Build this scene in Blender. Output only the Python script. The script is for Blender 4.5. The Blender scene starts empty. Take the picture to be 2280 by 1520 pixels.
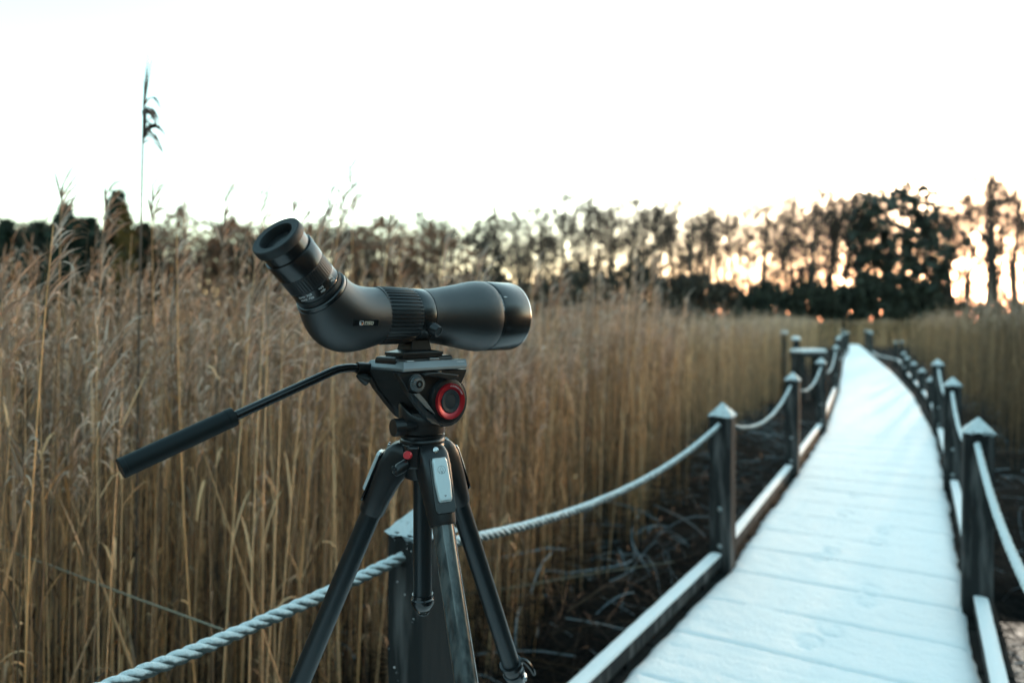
import bpy, math, random
import numpy as np
from mathutils import Vector, Matrix
R = math.radians
random.seed(7)
rng = np.random.default_rng(11)
scene = bpy.context.scene
col = scene.collection

# ------------------------------------------------------------------ camera, sky, sun, exposure
F, CX, HY, CAMZ = 1520.0, 1140.0, 715.0, 1.35      # focal length / centre / horizon of the 2280 px photograph
cam_d = bpy.data.cameras.new('camera'); cam = bpy.data.objects.new('camera', cam_d); col.objects.link(cam)
cam.location = (0, 0, CAMZ); cam.rotation_euler = (R(90), 0, 0)
cam_d.sensor_width = 36; cam_d.lens = 24; cam_d.shift_y = -45 / 2280
cam_d.clip_start = 0.05; cam_d.clip_end = 3000
cam_d.dof.use_dof = True; cam_d.dof.focus_distance = 0.97; cam_d.dof.aperture_fstop = 2.8
scene.camera = cam

SUN_AZ, SUN_EL = R(35.2), R(4.4)
world = bpy.data.worlds.new('World'); scene.world = world; world.use_nodes = True
wn = world.node_tree; wn.nodes.clear()
sky = wn.nodes.new('ShaderNodeTexSky'); sky.sky_type = 'NISHITA'; sky.sun_disc = False
sky.sun_elevation = SUN_EL; sky.sun_rotation = SUN_AZ; sky.air_density = 1.0; sky.dust_density = 0.8; sky.ozone_density = 1.0
hs = wn.nodes.new('ShaderNodeHueSaturation'); hs.inputs['Hue'].default_value = 0.47; hs.inputs['Saturation'].default_value = 0.86
bg = wn.nodes.new('ShaderNodeBackground'); bg.inputs['Strength'].default_value = 0.15
wo = wn.nodes.new('ShaderNodeOutputWorld')
gm = wn.nodes.new('ShaderNodeGamma'); gm.inputs['Gamma'].default_value = 1.05
wn.links.new(sky.outputs[0], gm.inputs['Color']); wn.links.new(gm.outputs[0], hs.inputs['Color']); tn = wn.nodes.new('ShaderNodeMix'); tn.data_type = 'RGBA'; tn.blend_type = 'MULTIPLY'; tn.inputs['Factor'].default_value = 1; tn.inputs['B'].default_value = (.885, 1.0, 1.0, 1)
wn.links.new(hs.outputs[0], tn.inputs['A']); wn.links.new(tn.outputs['Result'], bg.inputs['Color']); wn.links.new(bg.outputs[0], wo.inputs[0])
sun_d = bpy.data.lights.new('sun', 'SUN'); sun = bpy.data.objects.new('sun', sun_d); col.objects.link(sun)
sun_d.energy = 2.6; sun_d.angle = R(0.6); sun_d.color = (1.0, 0.62, 0.34)
sdir = Vector((math.sin(SUN_AZ) * math.cos(SUN_EL), math.cos(SUN_AZ) * math.cos(SUN_EL), math.sin(SUN_EL)))
sun.rotation_euler = (-sdir).to_track_quat('-Z', 'Y').to_euler(); sun.location = sdir * 50
scene.view_settings.view_transform = 'Standard'; scene.view_settings.look = 'None'
scene.view_settings.gamma = 1.0; scene.view_settings.use_curve_mapping = False
scene.view_settings.exposure = 2.78

# ------------------------------------------------------------------ helpers
def V(*a): return Vector(a)
def at(px, py, D): return V((px - CX) / F * D, D, CAMZ - (py - HY) / F * D)
def on_plane(px, py, p, n):
    d = V((px - CX) / F, 1, -(py - HY) / F); o = V(0, 0, CAMZ)
    return o + d * ((Vector(p) - o).dot(n) / d.dot(n))

def mat(name, color, rough=0.5, metal=0.0, coat=0.0, bump=None, var=None, spec=0.5, attr=None, frost=None, stretch=None):
    m = bpy.data.materials.new(name); m.use_nodes = True
    nt = m.node_tree; b = nt.nodes['Principled BSDF']
    b.inputs['Base Color'].default_value = (*color, 1); b.inputs['Roughness'].default_value = rough
    b.inputs['Metallic'].default_value = metal; b.inputs['Coat Weight'].default_value = coat
    b.inputs['Specular IOR Level'].default_value = spec
    tc = nt.nodes.new('ShaderNodeTexCoord'); vec = tc.outputs['Object']
    if stretch:
        mp = nt.nodes.new('ShaderNodeMapping'); mp.inputs['Scale'].default_value = stretch
        nt.links.new(vec, mp.inputs['Vector']); vec = mp.outputs[0]
    cs = None
    if attr:
        a = nt.nodes.new('ShaderNodeAttribute'); a.attribute_name = attr; cs = a.outputs['Color']
    if var:                                       # var = (scale, second colour, low, high)
        n = nt.nodes.new('ShaderNodeTexNoise'); n.inputs['Scale'].default_value = var[0]; n.inputs['Detail'].default_value = 6
        nt.links.new(vec, n.inputs['Vector'])
        rp = nt.nodes.new('ShaderNodeMapRange'); rp.inputs['From Min'].default_value = var[2]; rp.inputs['From Max'].default_value = var[3]
        nt.links.new(n.outputs['Fac'], rp.inputs['Value'])
        mx = nt.nodes.new('ShaderNodeMix'); mx.data_type = 'RGBA'
        mx.inputs['A'].default_value = (*color, 1); mx.inputs['B'].default_value = (*var[1], 1)
        if cs: nt.links.new(cs, mx.inputs['A'])
        nt.links.new(rp.outputs[0], mx.inputs['Factor']); cs = mx.outputs['Result']
    if frost:                                     # frost lying on upward faces: (colour, low, high, noise scale)
        g = nt.nodes.new('ShaderNodeNewGeometry'); sx = nt.nodes.new('ShaderNodeSeparateXYZ'); nt.links.new(g.outputs['Normal'], sx.inputs[0])
        n = nt.nodes.new('ShaderNodeTexNoise'); n.inputs['Scale'].default_value = frost[3]; n.inputs['Detail'].default_value = 5
        nt.links.new(tc.outputs['Object'], n.inputs['Vector'])
        ad = nt.nodes.new('ShaderNodeMath'); ad.operation = 'MULTIPLY_ADD'; ad.inputs[1].default_value = 1.6; nt.links.new(n.outputs['Fac'], ad.inputs[0]); nt.links.new(sx.outputs['Z'], ad.inputs[2])
        rp = nt.nodes.new('ShaderNodeMapRange'); rp.inputs['From Min'].default_value = frost[1] + .8; rp.inputs['From Max'].default_value = frost[2] + .8
        nt.links.new(ad.outputs[0], rp.inputs['Value'])
        mx = nt.nodes.new('ShaderNodeMix'); mx.data_type = 'RGBA'; mx.inputs['A'].default_value = (*color, 1); mx.inputs['B'].default_value = (*frost[0], 1)
        if cs: nt.links.new(cs, mx.inputs['A'])
        nt.links.new(rp.outputs[0], mx.inputs['Factor']); cs = mx.outputs['Result']
    if cs: nt.links.new(cs, b.inputs['Base Color'])
    if bump:                                      # (scale, strength, distance)
        n = nt.nodes.new('ShaderNodeTexNoise'); n.inputs['Scale'].default_value = bump[0]; n.inputs['Detail'].default_value = 4
        nt.links.new(vec, n.inputs['Vector'])
        bp = nt.nodes.new('ShaderNodeBump'); bp.inputs['Strength'].default_value = bump[1]; bp.inputs['Distance'].default_value = bump[2]
        nt.links.new(n.outputs['Fac'], bp.inputs['Height']); nt.links.new(bp.outputs[0], b.inputs['Normal'])
    return m

M = {
 'armour': mat('rubber_armour', (.013, .015, .0165), .37, bump=(1900, .5, .0006), spec=.8),
 'satin': mat('satin_black_metal', (.010, .011, .012), .26, .0, spec=.7, bump=(900, .05, .0002)),
 'ribbed': mat('ribbed_rubber', (.017, .019, .021), .38),
 'cup': mat('soft_eyecup_rubber', (.012, .0145, .016), .6, bump=(1500, .2, .0003)),
 'hole': mat('dark_glass', (.002, .002, .002), .08),
 'gloss': mat('gloss_black_plastic', (.01, .011, .012), .2, spec=.6),
 'plastic': mat('black_moulded_plastic', (.010, .011, .012), .36, bump=(1200, .12, .0003)),
 'tray': mat('grey_cast_metal', (.24, .26, .27), .42, .6, bump=(1600, .1, .0002)),
 'strip': mat('grey_strip', (.20, .19, .18), .5, .3),
 'bluegrey': mat('blue_grey_plastic', (.022, .03, .035), .4, spec=.5),
 'silver': mat('frosty_silver_tab', (.62, .68, .69), .36, .45, bump=(700, .08, .0002)),
 'steel': mat('bright_steel', (.6, .6, .6), .22, 1.0),
 'red': mat('red_anodised', (.42, .012, .022), .3, .35, spec=.6),
 'redflat': mat('red_enamel', (.65, .03, .04), .35),
 'white': mat('white_print', (.8, .8, .8), .5),
 'cream': mat('cream_print', (.85, .74, .6), .5),
 'orange': mat('orange_print', (.9, .25, .04), .5),
 'carbon': mat('carbon_tube', (.03, .038, .04), .24, coat=.7, var=(1.0, (.085, .10, .10), .42, .62), stretch=(90, 90, 14)),
 'alu': mat('dark_anodised_tube', (.016, .022, .025), .3, .3, spec=.6),
 'foam': mat('foam_grip', (.004, .008, .0095), .55, bump=(900, .3, .0005), spec=.3),
 'wood': mat('weathered_timber', (.024, .025, .025), .85, spec=.2, var=(1.0, (.15, .145, .14), .5, .76), stretch=(22, 22, 3.0), bump=(3, .5, .004)),
 'plankwood': mat('wet_plank', (.009, .0105, .0105), .9, var=(6.0, (.02, .0215, .0215), .4, .65), bump=(20, .4, .004), spec=.1),
 'snow': mat('snow', (.92, .93, .93), .65, bump=(75, .8, .006), spec=.4),
 'frostcrust': mat('frost_crust', (.76, .80, .80), .75, var=(45, (.36, .40, .40), .52, .72), bump=(160, .8, .005)),
 'rope': mat('frosted_rope', (.06, .075, .072), .8, frost=((.80, .85, .85), -.05, .5, 55), bump=(260, 1.0, .005)),
 'hole_wood': mat('dark_bore', (.006, .006, .006), .9),
 'bolt': mat('galvanised_bolt', (.35, .38, .38), .4, .7),
 'reed': mat('dry_reed', (.35, .26, .16), .6, attr='tint', spec=.3),
 'debris': mat('broken_reed', (.08, .06, .045), .7, attr='tint', spec=.2),
 'mud': mat('marsh_mud', (.0055, .006, .006), .8, var=(3.0, (.012, .0125, .012), .4, .7), bump=(14, .8, .05), spec=.04),
 'bark': mat('tree_bark', (.06, .05, .045), .9, attr='tint', spec=.2),
 'leaf': mat('foliage', (.05, .06, .03), .7, attr='tint', spec=.2),
}
wm = mat('marsh_water', (.006, .007, .007), .03, spec=.5, bump=(6, .06, .01)); M['water'] = wm

def tag(o, label=None, cat=None, group=None, kind=None):
    if label: o['label'] = label
    if cat: o['category'] = cat
    if group: o['group'] = group
    if kind: o['kind'] = kind
    return o
def link(name, me, m, parent=None, smooth=False):
    if m is not None and not me.materials: me.materials.append(m)
    o = bpy.data.objects.new(name, me); col.objects.link(o)
    if parent: o.parent = parent; o.matrix_parent_inverse = parent.matrix_basis.inverted()
    if smooth: me.polygons.foreach_set('use_smooth', [True] * len(me.polygons))
    return o
def empty(name, loc=(0, 0, 0)):
    o = bpy.data.objects.new(name, None); o.location = loc; o.empty_display_size = .05; col.objects.link(o); return o
def copy_tree(o, parent=None, loc=None, rz=None):
    c = o.copy(); col.objects.link(c)
    if parent: c.parent = parent
    if loc is not None: c.location = loc
    if rz is not None: c.rotation_euler = (0, 0, rz)
    for ch in o.children: copy_tree(ch, c)
    return c

def frame(n, up=V(0, 0, 1)):
    n = Vector(n).normalized(); x = up.cross(n)
    if x.length < 1e-4: x = V(1, 0, 0)
    x.normalize(); return x, n.cross(x), n          # x, y, n right-handed

class MB:
    def __init__(s): s.v = []; s.f = []; s.sm = []
    def add(s, vs, fs, smooth=False):
        b = len(s.v); s.v += [tuple(v) for v in vs]; s.f += [tuple(i + b for i in f) for f in fs]; s.sm += [smooth] * len(fs); return s
    def box(s, c, hx, hy, hz, X=V(1, 0, 0), Y=V(0, 1, 0), Z=V(0, 0, 1), top=1.0, topy=None):
        ty = top if topy is None else topy; c = Vector(c); vs = []
        for z in (-1, 1):
            a, b = (top, ty) if z > 0 else (1, 1)
            for x, y in ((-1, -1), (1, -1), (1, 1), (-1, 1)): vs.append(c + X * (hx * x * a) + Y * (hy * y * b) + Z * (hz * z))
        return s.add(vs, [(3, 2, 1, 0), (4, 5, 6, 7), (0, 1, 5, 4), (1, 2, 6, 5), (2, 3, 7, 6), (3, 0, 4, 7)])
    def lathe(s, o, ax, prof, n=48, rfun=None, smooth=True, cap0=True, cap1=True, up=V(0, 0, 1), sharp=()):
        X, Y, Z = frame(ax, up); o = Vector(o); vs = []; fs = []
        for k, (t, r) in enumerate(prof):
            for i in range(n):
                a = 2 * math.pi * i / n; rr = rfun(k, i, r) if rfun else r
                vs.append(o + Z * t + X * (rr * math.cos(a)) + Y * (rr * math.sin(a)))
        for k in range(len(prof) - 1):
            for i in range(n):
                j = (i + 1) % n; fs.append((k * n + i, k * n + j, (k + 1) * n + j, (k + 1) * n + i))
        s.add(vs, fs, smooth)
        if cap0: s.add([vs[i] for i in range(n)][::-1], [tuple(range(n))])
        if cap1: s.add([vs[(len(prof) - 1) * n + i] for i in range(n)], [tuple(range(n))])
        return s
    def tube(s, pts, rad, n=12, cap=True, smooth=True):
        pts = [Vector(p) for p in pts]; vs = []; fs = []
        if not hasattr(rad, '__len__'): rad = [rad] * len(pts)
        d = (pts[1] - pts[0]).normalized(); X, Y, _ = frame(d, V(0, 0, 1) if abs(d.z) < .95 else V(0, 1, 0))
        for k, p in enumerate(pts):
            d2 = (pts[min(k + 1, len(pts) - 1)] - pts[max(k - 1, 0)]).normalized()
            q = d.rotation_difference(d2); X = q @ X; Y = q @ Y; d = d2
            for i in range(n):
                a = 2 * math.pi * i / n; vs.append(p + X * (rad[k] * math.cos(a)) + Y * (rad[k] * math.sin(a)))
        for k in range(len(pts) - 1):
            for i in range(n):
                j = (i + 1) % n; fs.append((k * n + i, k * n + j, (k + 1) * n + j, (k + 1) * n + i))
        s.add(vs, fs, smooth)
        if cap: s.add(vs[:n][::-1], [tuple(range(n))]); s.add(vs[-n:], [tuple(range(n))])
        return s
    def prism(s, poly, ex, smooth=False):
        poly = [Vector(p) for p in poly]; ex = Vector(ex); n = len(poly)
        nn = sum(((poly[i] - poly[0]).cross(poly[(i + 1) % n] - poly[0]) for i in range(1, n)), V(0, 0, 0))
        if nn.dot(ex) > 0: poly = poly[::-1]
        q = [p + ex for p in poly]
        s.add(poly, [tuple(range(n))]); s.add(q[::-1], [tuple(range(n))])
        for i in range(n):
            j = (i + 1) % n; s.add([poly[j], poly[i], q[i], q[j]], [(0, 1, 2, 3)])
        return s
    def loft(s, secs, smooth=True, cap=True):
        n = len(secs[0]); vs = [Vector(p) for sec in secs for p in sec]; fs = []
        for k in range(len(secs) - 1):
            for i in range(n):
                j = (i + 1) % n; fs.append((k * n + i, k * n + j, (k + 1) * n + j, (k + 1) * n + i))
        s.add(vs, fs, smooth)
        if cap: s.add(vs[:n][::-1], [tuple(range(n))]); s.add(vs[-n:], [tuple(range(n))])
        return s
    def build(s, name, m, parent=None, bevel=0, seg=2, origin=None):
        me = bpy.data.meshes.new(name); o = Vector(origin) if origin is not None else (parent.matrix_basis.translation if parent else V(0, 0, 0))
        me.from_pydata([tuple(Vector(v) - o) for v in s.v], [], s.f); me.validate(); me.update()
        import bmesh
        bm = bmesh.new(); bm.from_mesh(me); bmesh.ops.remove_doubles(bm, verts=bm.verts, dist=1e-6); bmesh.ops.recalc_face_normals(bm, faces=bm.faces); bm.to_mesh(me); bm.free()
        if any(s.sm):
            me.polygons.foreach_set('use_smooth', [True] * len(me.polygons))
            try: me.set_sharp_from_angle(angle=R(38))
            except Exception: pass
        me.materials.append(m)
        ob = bpy.data.objects.new(name, me); col.objects.link(ob)
        if parent: ob.parent = parent
        else: ob.location = o
        if bevel:
            b = ob.modifiers.new('bevel', 'BEVEL'); b.width = bevel; b.segments = seg; b.limit_method = 'ANGLE'; b.angle_limit = R(35)
        return ob

def text_polys(txt, size):
    cu = bpy.data.curves.new('txt', 'FONT'); cu.body = txt; cu.size = size; cu.align_x = 'CENTER'; cu.align_y = 'CENTER'; cu.resolution_u = 2
    o = bpy.data.objects.new('txt', cu); col.objects.link(o)
    dg = bpy.context.evaluated_depsgraph_get(); me = o.evaluated_get(dg).to_mesh()
    vs = [tuple(v.co) for v in me.vertices]; fs = [tuple(p.vertices) for p in me.polygons]
    o.evaluated_get(dg).to_mesh_clear(); bpy.data.objects.remove(o); bpy.data.curves.remove(cu)
    return vs, fs

def np_mesh(name, verts, quads, m, tint=None, smooth=False, parent=None):
    verts = np.asarray(verts, np.float32).reshape(-1, 3); quads = np.asarray(quads, np.int32).reshape(-1, 4)
    tri = quads[:, 2] == quads[:, 3]; q4 = quads[~tri]; t3 = quads[tri][:, :3]
    loops = np.concatenate([q4.ravel(), t3.ravel()]); nl = len(loops); npoly = len(q4) + len(t3)
    starts = np.concatenate([np.arange(len(q4)) * 4, len(q4) * 4 + np.arange(len(t3)) * 3])
    me = bpy.data.meshes.new(name); me.vertices.add(len(verts)); me.vertices.foreach_set('co', verts.ravel())
    me.loops.add(nl); me.loops.foreach_set('vertex_index', loops.astype(np.int32)); me.polygons.add(npoly); me.polygons.foreach_set('loop_start', starts.astype(np.int32))
    if tint is not None:
        a = me.color_attributes.new('tint', 'FLOAT_COLOR', 'POINT'); c = np.ones((len(verts), 4), np.float32); c[:, :3] = tint; a.data.foreach_set('color', c.ravel())
    if smooth: me.polygons.foreach_set('use_smooth', np.ones(npoly, bool))
    me.update(); me.validate(); me.materials.append(m)
    o = bpy.data.objects.new(name, me); col.objects.link(o)
    if parent: o.parent = parent
    return o

class NB:                                            # vectorised builder: many strips / tubes in one mesh
    def __init__(s): s.v = []; s.q = []; s.c = []; s.n = 0
    def _put(s, v, q, c): s.v.append(v.reshape(-1, 3)); s.q.append(q.reshape(-1, 4) + s.n); s.c.append(c.reshape(-1, 3)); s.n += v.size // 3
    def tubes(s, cl, rad, c, n=3):                   # cl (M,K,3) rad (M,K) c (M,3); rings lie across the mean direction
        Mm, K, _ = cl.shape; d = cl[:, -1] - cl[:, 0]; d /= np.linalg.norm(d, axis=1, keepdims=True) + 1e-9
        ref = np.where(np.abs(d[:, 2:3]) > .8, np.array([[1., 0, 0]]), np.array([[0, 0, 1.]]))
        X = np.cross(ref, d); X /= np.linalg.norm(X, axis=1, keepdims=True) + 1e-9; Y = np.cross(d, X)
        a = np.arange(n) * 2 * np.pi / n + rng.random((Mm, 1)) * 6
        off = np.cos(a)[:, :, None] * X[:, None, :] + np.sin(a)[:, :, None] * Y[:, None, :]
        v = cl[:, :, None, :] + rad[:, :, None, None] * off[:, None]
        idx = np.arange(Mm * K * n).reshape(Mm, K, n); j = np.roll(idx, -1, axis=2)
        q = np.stack([idx[:, :-1], j[:, :-1], j[:, 1:], idx[:, 1:]], axis=-1)
        s._put(v, q, np.broadcast_to(c[:, None, None, :], v.shape))
    def strips(s, cl, wid, side, c):                 # flat blades: cl (M,K,3) wid (M,K) side (M,3)
        Mm, K, _ = cl.shape; v = np.stack([cl - side[:, None] * wid[:, :, None], cl + side[:, None] * wid[:, :, None]], axis=2)
        idx = np.arange(Mm * K * 2).reshape(Mm, K, 2)
        q = np.stack([idx[:, :-1, 0], idx[:, :-1, 1], idx[:, 1:, 1], idx[:, 1:, 0]], axis=-1)
        s._put(v, q, np.broadcast_to(c[:, None, None, :], v.shape))
    def tris(s, p, c):                               # p (M,3,3)
        idx = np.arange(len(p) * 3).reshape(-1, 3); s._put(p, np.concatenate([idx, idx[:, 2:]], 1), np.broadcast_to(c[:, None, :], p.shape))
    def build(s, name, m, parent=None):
        return np_mesh(name, np.concatenate(s.v), np.concatenate(s.q), m, np.concatenate(s.c), parent=parent)

def catmull(pts, n):
    P = [Vector((*p, 0)) for p in pts]; P = [P[0] * 2 - P[1]] + P + [P[-1] * 2 - P[-2]]; out = []
    for i in range(1, len(P) - 2):
        for k in range(n):
            t = k / n; a, b, c, d = P[i - 1:i + 3]
            out.append(.5 * ((2 * b) + (c - a) * t + (2 * a - 5 * b + 4 * c - d) * t * t + (3 * b - a - 3 * c + d) * t ** 3))
    out.append(P[-2]); return [(p.x, p.y) for p in out]
def vnoise(x, y, s=0):
    x = np.asarray(x, float); y = np.asarray(y, float); xi = np.floor(x); yi = np.floor(y); fx = x - xi; fy = y - yi
    def h(a, b): t = np.sin(a * 127.1 + b * 311.7 + s * 74.7) * 43758.5453; return t - np.floor(t)
    fx = fx * fx * (3 - 2 * fx); fy = fy * fy * (3 - 2 * fy)
    return (h(xi, yi) * (1 - fx) + h(xi + 1, yi) * fx) * (1 - fy) + (h(xi, yi + 1) * (1 - fx) + h(xi + 1, yi + 1) * fx) * fy

# ------------------------------------------------------------------ ground and water
GZ = -0.45
gx = np.concatenate([np.linspace(-400, -14, 14), np.linspace(-12, 20, 130), np.linspace(22, 400, 14)])
gy = np.concatenate([np.linspace(-60, -6, 6), np.linspace(-5, 32, 150), np.linspace(36, 700, 18)])
GX, GY = np.meshgrid(gx, gy)
def ground_z(x, y):
    z = GZ + .16 * (vnoise(x * 1.1, y * 1.1, 1) - .5) + .07 * (vnoise(x * 3.7, y * 3.7, 2) - .5)
    for (cx, cy, rx, ry, d) in ((3.1, 4.0, .55, .5, .36), (5.6, 6.2, .5, .5, .2), (.3, 3.2, .3, .25, .16)):
        z = z - d * np.exp(-(((x - cx) / rx) ** 2 + ((y - cy) / ry) ** 2))
    return z
GZZ = ground_z(GX, GY)
idx = np.arange(GX.size).reshape(GX.shape)
q = np.stack([idx[:-1, :-1], idx[:-1, 1:], idx[1:, 1:], idx[1:, :-1]], -1)
o = np_mesh('ground', np.stack([GX, GY, GZZ], -1), q, M['mud'], smooth=True); tag(o, 'dark wet marsh ground under the reeds', kind='structure')
b = MB(); b.add([(-400, -60, GZ - .13), (400, -60, GZ - .13), (400, 700, GZ - .13), (-400, 700, GZ - .13)], [(0, 1, 2, 3)])
o = b.build('water', M['water']); tag(o, 'still dark marsh water beside the boardwalk', kind='structure')

# ------------------------------------------------------------------ boardwalk
LP = [(-4.2, -2.0), (-2.05, -.12), (-.22, 1.66), (1.15, 3.73), (2.45, 5.98), (3.79, 8.36), (6.12, 12.9), (8.65, 18.0), (11.85, 24.5), (15.5, 32.0), (19.0, 39.5)]
RP = [(-1.5, -3.1), (-.42, -1.15), (.86, 1.0), (2.15, 3.16), (3.50, 5.43), (5.03, 8.05), (7.3, 12.35), (9.78, 17.4), (12.85, 24.0), (16.4, 31.5), (19.9, 39.1)]
NS = 60
def poly(P): P = np.array(P); t = np.arange(len(P)); u_ = np.linspace(0, len(P) - 1, NS * (len(P) - 1) + 1); return np.stack([np.interp(u_, t, P[:, 0]), np.interp(u_, t, P[:, 1])], 1)
LC = poly(LP); RC = poly(RP); CC = (LC + RC) / 2
arc = np.concatenate([[0], np.cumsum(np.linalg.norm(np.diff(CC, axis=0), axis=1))])
def cross(s): return (np.array([np.interp(s, arc, LC[:, 0]), np.interp(s, arc, LC[:, 1])]).T, np.array([np.interp(s, arc, RC[:, 0]), np.interp(s, arc, RC[:, 1])]).T)
def dirat(s):
    a, b_ = cross(s - .1); c, d = cross(s + .1); v = (c + d) - (a + b_); return v / np.linalg.norm(v)
PW = .1435; SEAM0 = .03
walk = empty('boardwalk', (0, 0, 0)); tag(walk, 'snow covered timber boardwalk curving away through the reeds', kind='structure')
npl = int(arc[-1] / PW) - 1
for k in range(npl):
    s0, s1 = k * PW + .003, (k + 1) * PW - .003
    (a, b_), (c, d) = cross(s0), cross(s1); e = .085
    def ext(p, q_): u = (q_ - p) / np.linalg.norm(q_ - p); return p - u * e, q_ + u * e
    a, b_ = ext(a, b_); c, d = ext(c, d); zt = -.002 * ((k * 7) % 3)
    me = bpy.data.meshes.new('plank')
    me.from_pydata([(*a, zt - .045), (*b_, zt - .045), (*d, zt - .045), (*c, zt - .045), (*a, zt), (*b_, zt), (*d, zt), (*c, zt)], [],
                   [(3, 2, 1, 0), (4, 5, 6, 7), (0, 1, 5, 4), (1, 2, 6, 5), (2, 3, 7, 6), (3, 0, 4, 7)])
    link('plank', me, M['plankwood'], walk)
for side in (0, 1):                                 # bearers under the planks
    for s0 in np.arange(0, arc[-1] - 2.6, 2.6):
        p = []
        for s_ in (s0, s0 + 2.59):
            l, r = cross(s_); p.append(V(*(l * (.9 - .8 * side) + r * (.1 + .8 * side)), -.115))
        X = (p[1] - p[0]).normalized(); MB().box((p[0] + p[1]) / 2, (p[1] - p[0]).length / 2, .035, .065, X, V(-X.y, X.x, 0)).build('bearer', M['plankwood'], walk)

# snow lying on the planks
prints = []
for px, py in ((1800, 1440), (1845, 1412), (1930, 1350), (1938, 1322), (1822, 1250), (1850, 1236), (1950, 1215), (1965, 1190), (1880, 1150), (1900, 1108)):
    p = on_plane(px, py, (0, 0, 0), V(0, 0, 1)); prints.append((p.x, p.y))
fine = np.array([0, .0022, .0045, .010, .020, .032, .044, .056, .068, .080, .092, .104, .116, .126, .134, .139, .1412])
coarse = np.array([0, .003, .012, .04, .075, .11, .132, .1405])
rows = []; seamrow = []
for k in range(npl):
    for t in (fine if 22 <= k <= 75 else coarse): rows.append(k * PW + t); seamrow.append(k if t == 0 else -1)
rows = np.array(rows); NC = 96
L_, R_ = cross(rows); wv = np.linalg.norm(R_ - L_, axis=1)
inl = .024 + .02 * vnoise(rows * 5, rows * 0, 3) + .012 * vnoise(rows * 14, rows * 0, 4); inr = .024 + .02 * vnoise(rows * 5, rows * 0, 5) + .012 * vnoise(rows * 14, rows * 0, 6)
uu = np.linspace(0, 1, NC); uu = .5 - .5 * np.cos(np.pi * uu) * (.55 + .45 * np.abs(np.cos(np.pi * uu)))
tt = (inl / wv)[:, None] + (1 - (inl + inr) / wv)[:, None] * uu[None]
XY = L_[:, None] * (1 - tt[..., None]) + R_[:, None] * tt[..., None]
edge = np.minimum(tt - (inl / wv)[:, None], (1 - (inr / wv)[:, None]) - tt) * wv[:, None]
z = .0215 + .005 * (vnoise(XY[..., 0] * 3, XY[..., 1] * 3, 8) - .5) + .003 * (vnoise(XY[..., 0] * 14, XY[..., 1] * 14, 9) - .5) + .003 * (vnoise(XY[..., 0] * 55, XY[..., 1] * 55, 10) - .5)
z = z * (1 - np.exp(-np.maximum(edge, 0) / .022)) + .0012
kk = np.round(rows / PW).astype(int); ds = np.abs(rows - kk * PW)
hsh = (np.sin(kk * 12.9898) * 43758.5453) % 1
major = (kk % 3 == 1)
amp = np.where(major, .034, .0016) * (.75 + .4 * hsh) * np.interp(kk, [36, 54], [1, .22])
lat = vnoise(XY[..., 0] * 2.3 + kk[:, None] * 3.7, XY[..., 1] * 2.3, 12); lat2 = vnoise(XY[..., 0] * 17, XY[..., 1] * 17, 13)
dip = amp[:, None] * np.clip((lat * .9 + lat2 * .3 - .22) * 2.8, 0.12, 1.15) * np.exp(-(ds / np.where(major, .0074, .010)) ** 1.6)[:, None]
z = z - dip
for i, (fx, fy) in enumerate(prints):
    dv = dirat(9.0); a = math.atan2(dv[1], dv[0]) + (.2 if i % 2 else -.15)
    dx = XY[..., 0] - fx; dy = XY[..., 1] - fy; u_ = dx * math.cos(a) + dy * math.sin(a); w_ = -dx * math.sin(a) + dy * math.cos(a)
    rr = np.sqrt((u_ / .07) ** 2 + (w_ / .045) ** 2)
    z = z - .0085 * np.exp(-((rr - 1) / .17) ** 2) * (.4 + .6 * vnoise(dx * 30 + i, dy * 30, 15)) - .004 * (rr < 1) * (.5 + .5 * np.sin(u_ * 200))
z = np.maximum(z, .0008)
idx = np.arange(XY.shape[0] * NC).reshape(-1, NC)
q = np.stack([idx[:-1, :-1], idx[:-1, 1:], idx[1:, 1:], idx[1:, :-1]], -1).reshape(-1, 4)
sr = np.array(seamrow); dp = np.minimum(z[:-1, :-1], z[:-1, 1:]); gone = ((sr[:-1] >= 0) | (np.roll(sr, -1)[:-1] >= 0))[:, None] & (dp < .0026) & (edge[:-1, :-1] > .01)
q = q[~gone.reshape(-1)]
snow = np_mesh('snow_cover', np.concatenate([XY, z[..., None]], -1), q, M['snow'], smooth=True, parent=walk); tag(snow, 'thin fresh snow with faint footprints over the planks', kind='stuff')

# posts, kerb rails, ropes
ROPE_Z = .80
def post_mesh(h, s=.0585, low=False):
    r = {}
    b = MB(); e = h - .055
    b.box((0, 0, (e - .75) / 2), s, s, (e + .75) / 2); b.add([(-s, -s, e), (s, -s, e), (s, s, e), (-s, s, e), (0, 0, h - .008)], [(0, 1, 4), (1, 2, 4), (2, 3, 4), (3, 0, 4)])
    r['shaft'] = b
    b = MB(); n = 8; g = s + .0015
    ring = []
    rr = random.Random(int(h * 1000))
    for lv in range(7):
        t = lv / 6; w = g * (1 - t) + .004; zz = e - .004 + (h + .010 - e) * t
        sec = []
        for i in range(4 * n):
            k, f = divmod(i, n); f = f / n * 2 - 1
            x, y = [(f, -1), (1, f), (-f, 1), (-1, -f)][k]
            jz = (rr.random() - .75) * .014 if lv == 0 else (rr.random() - .5) * .004
            sec.append((x * w, y * w, zz + jz))
        ring.append(sec)
    b.loft(ring); r['cap'] = b
    return r
protos = {}
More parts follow.
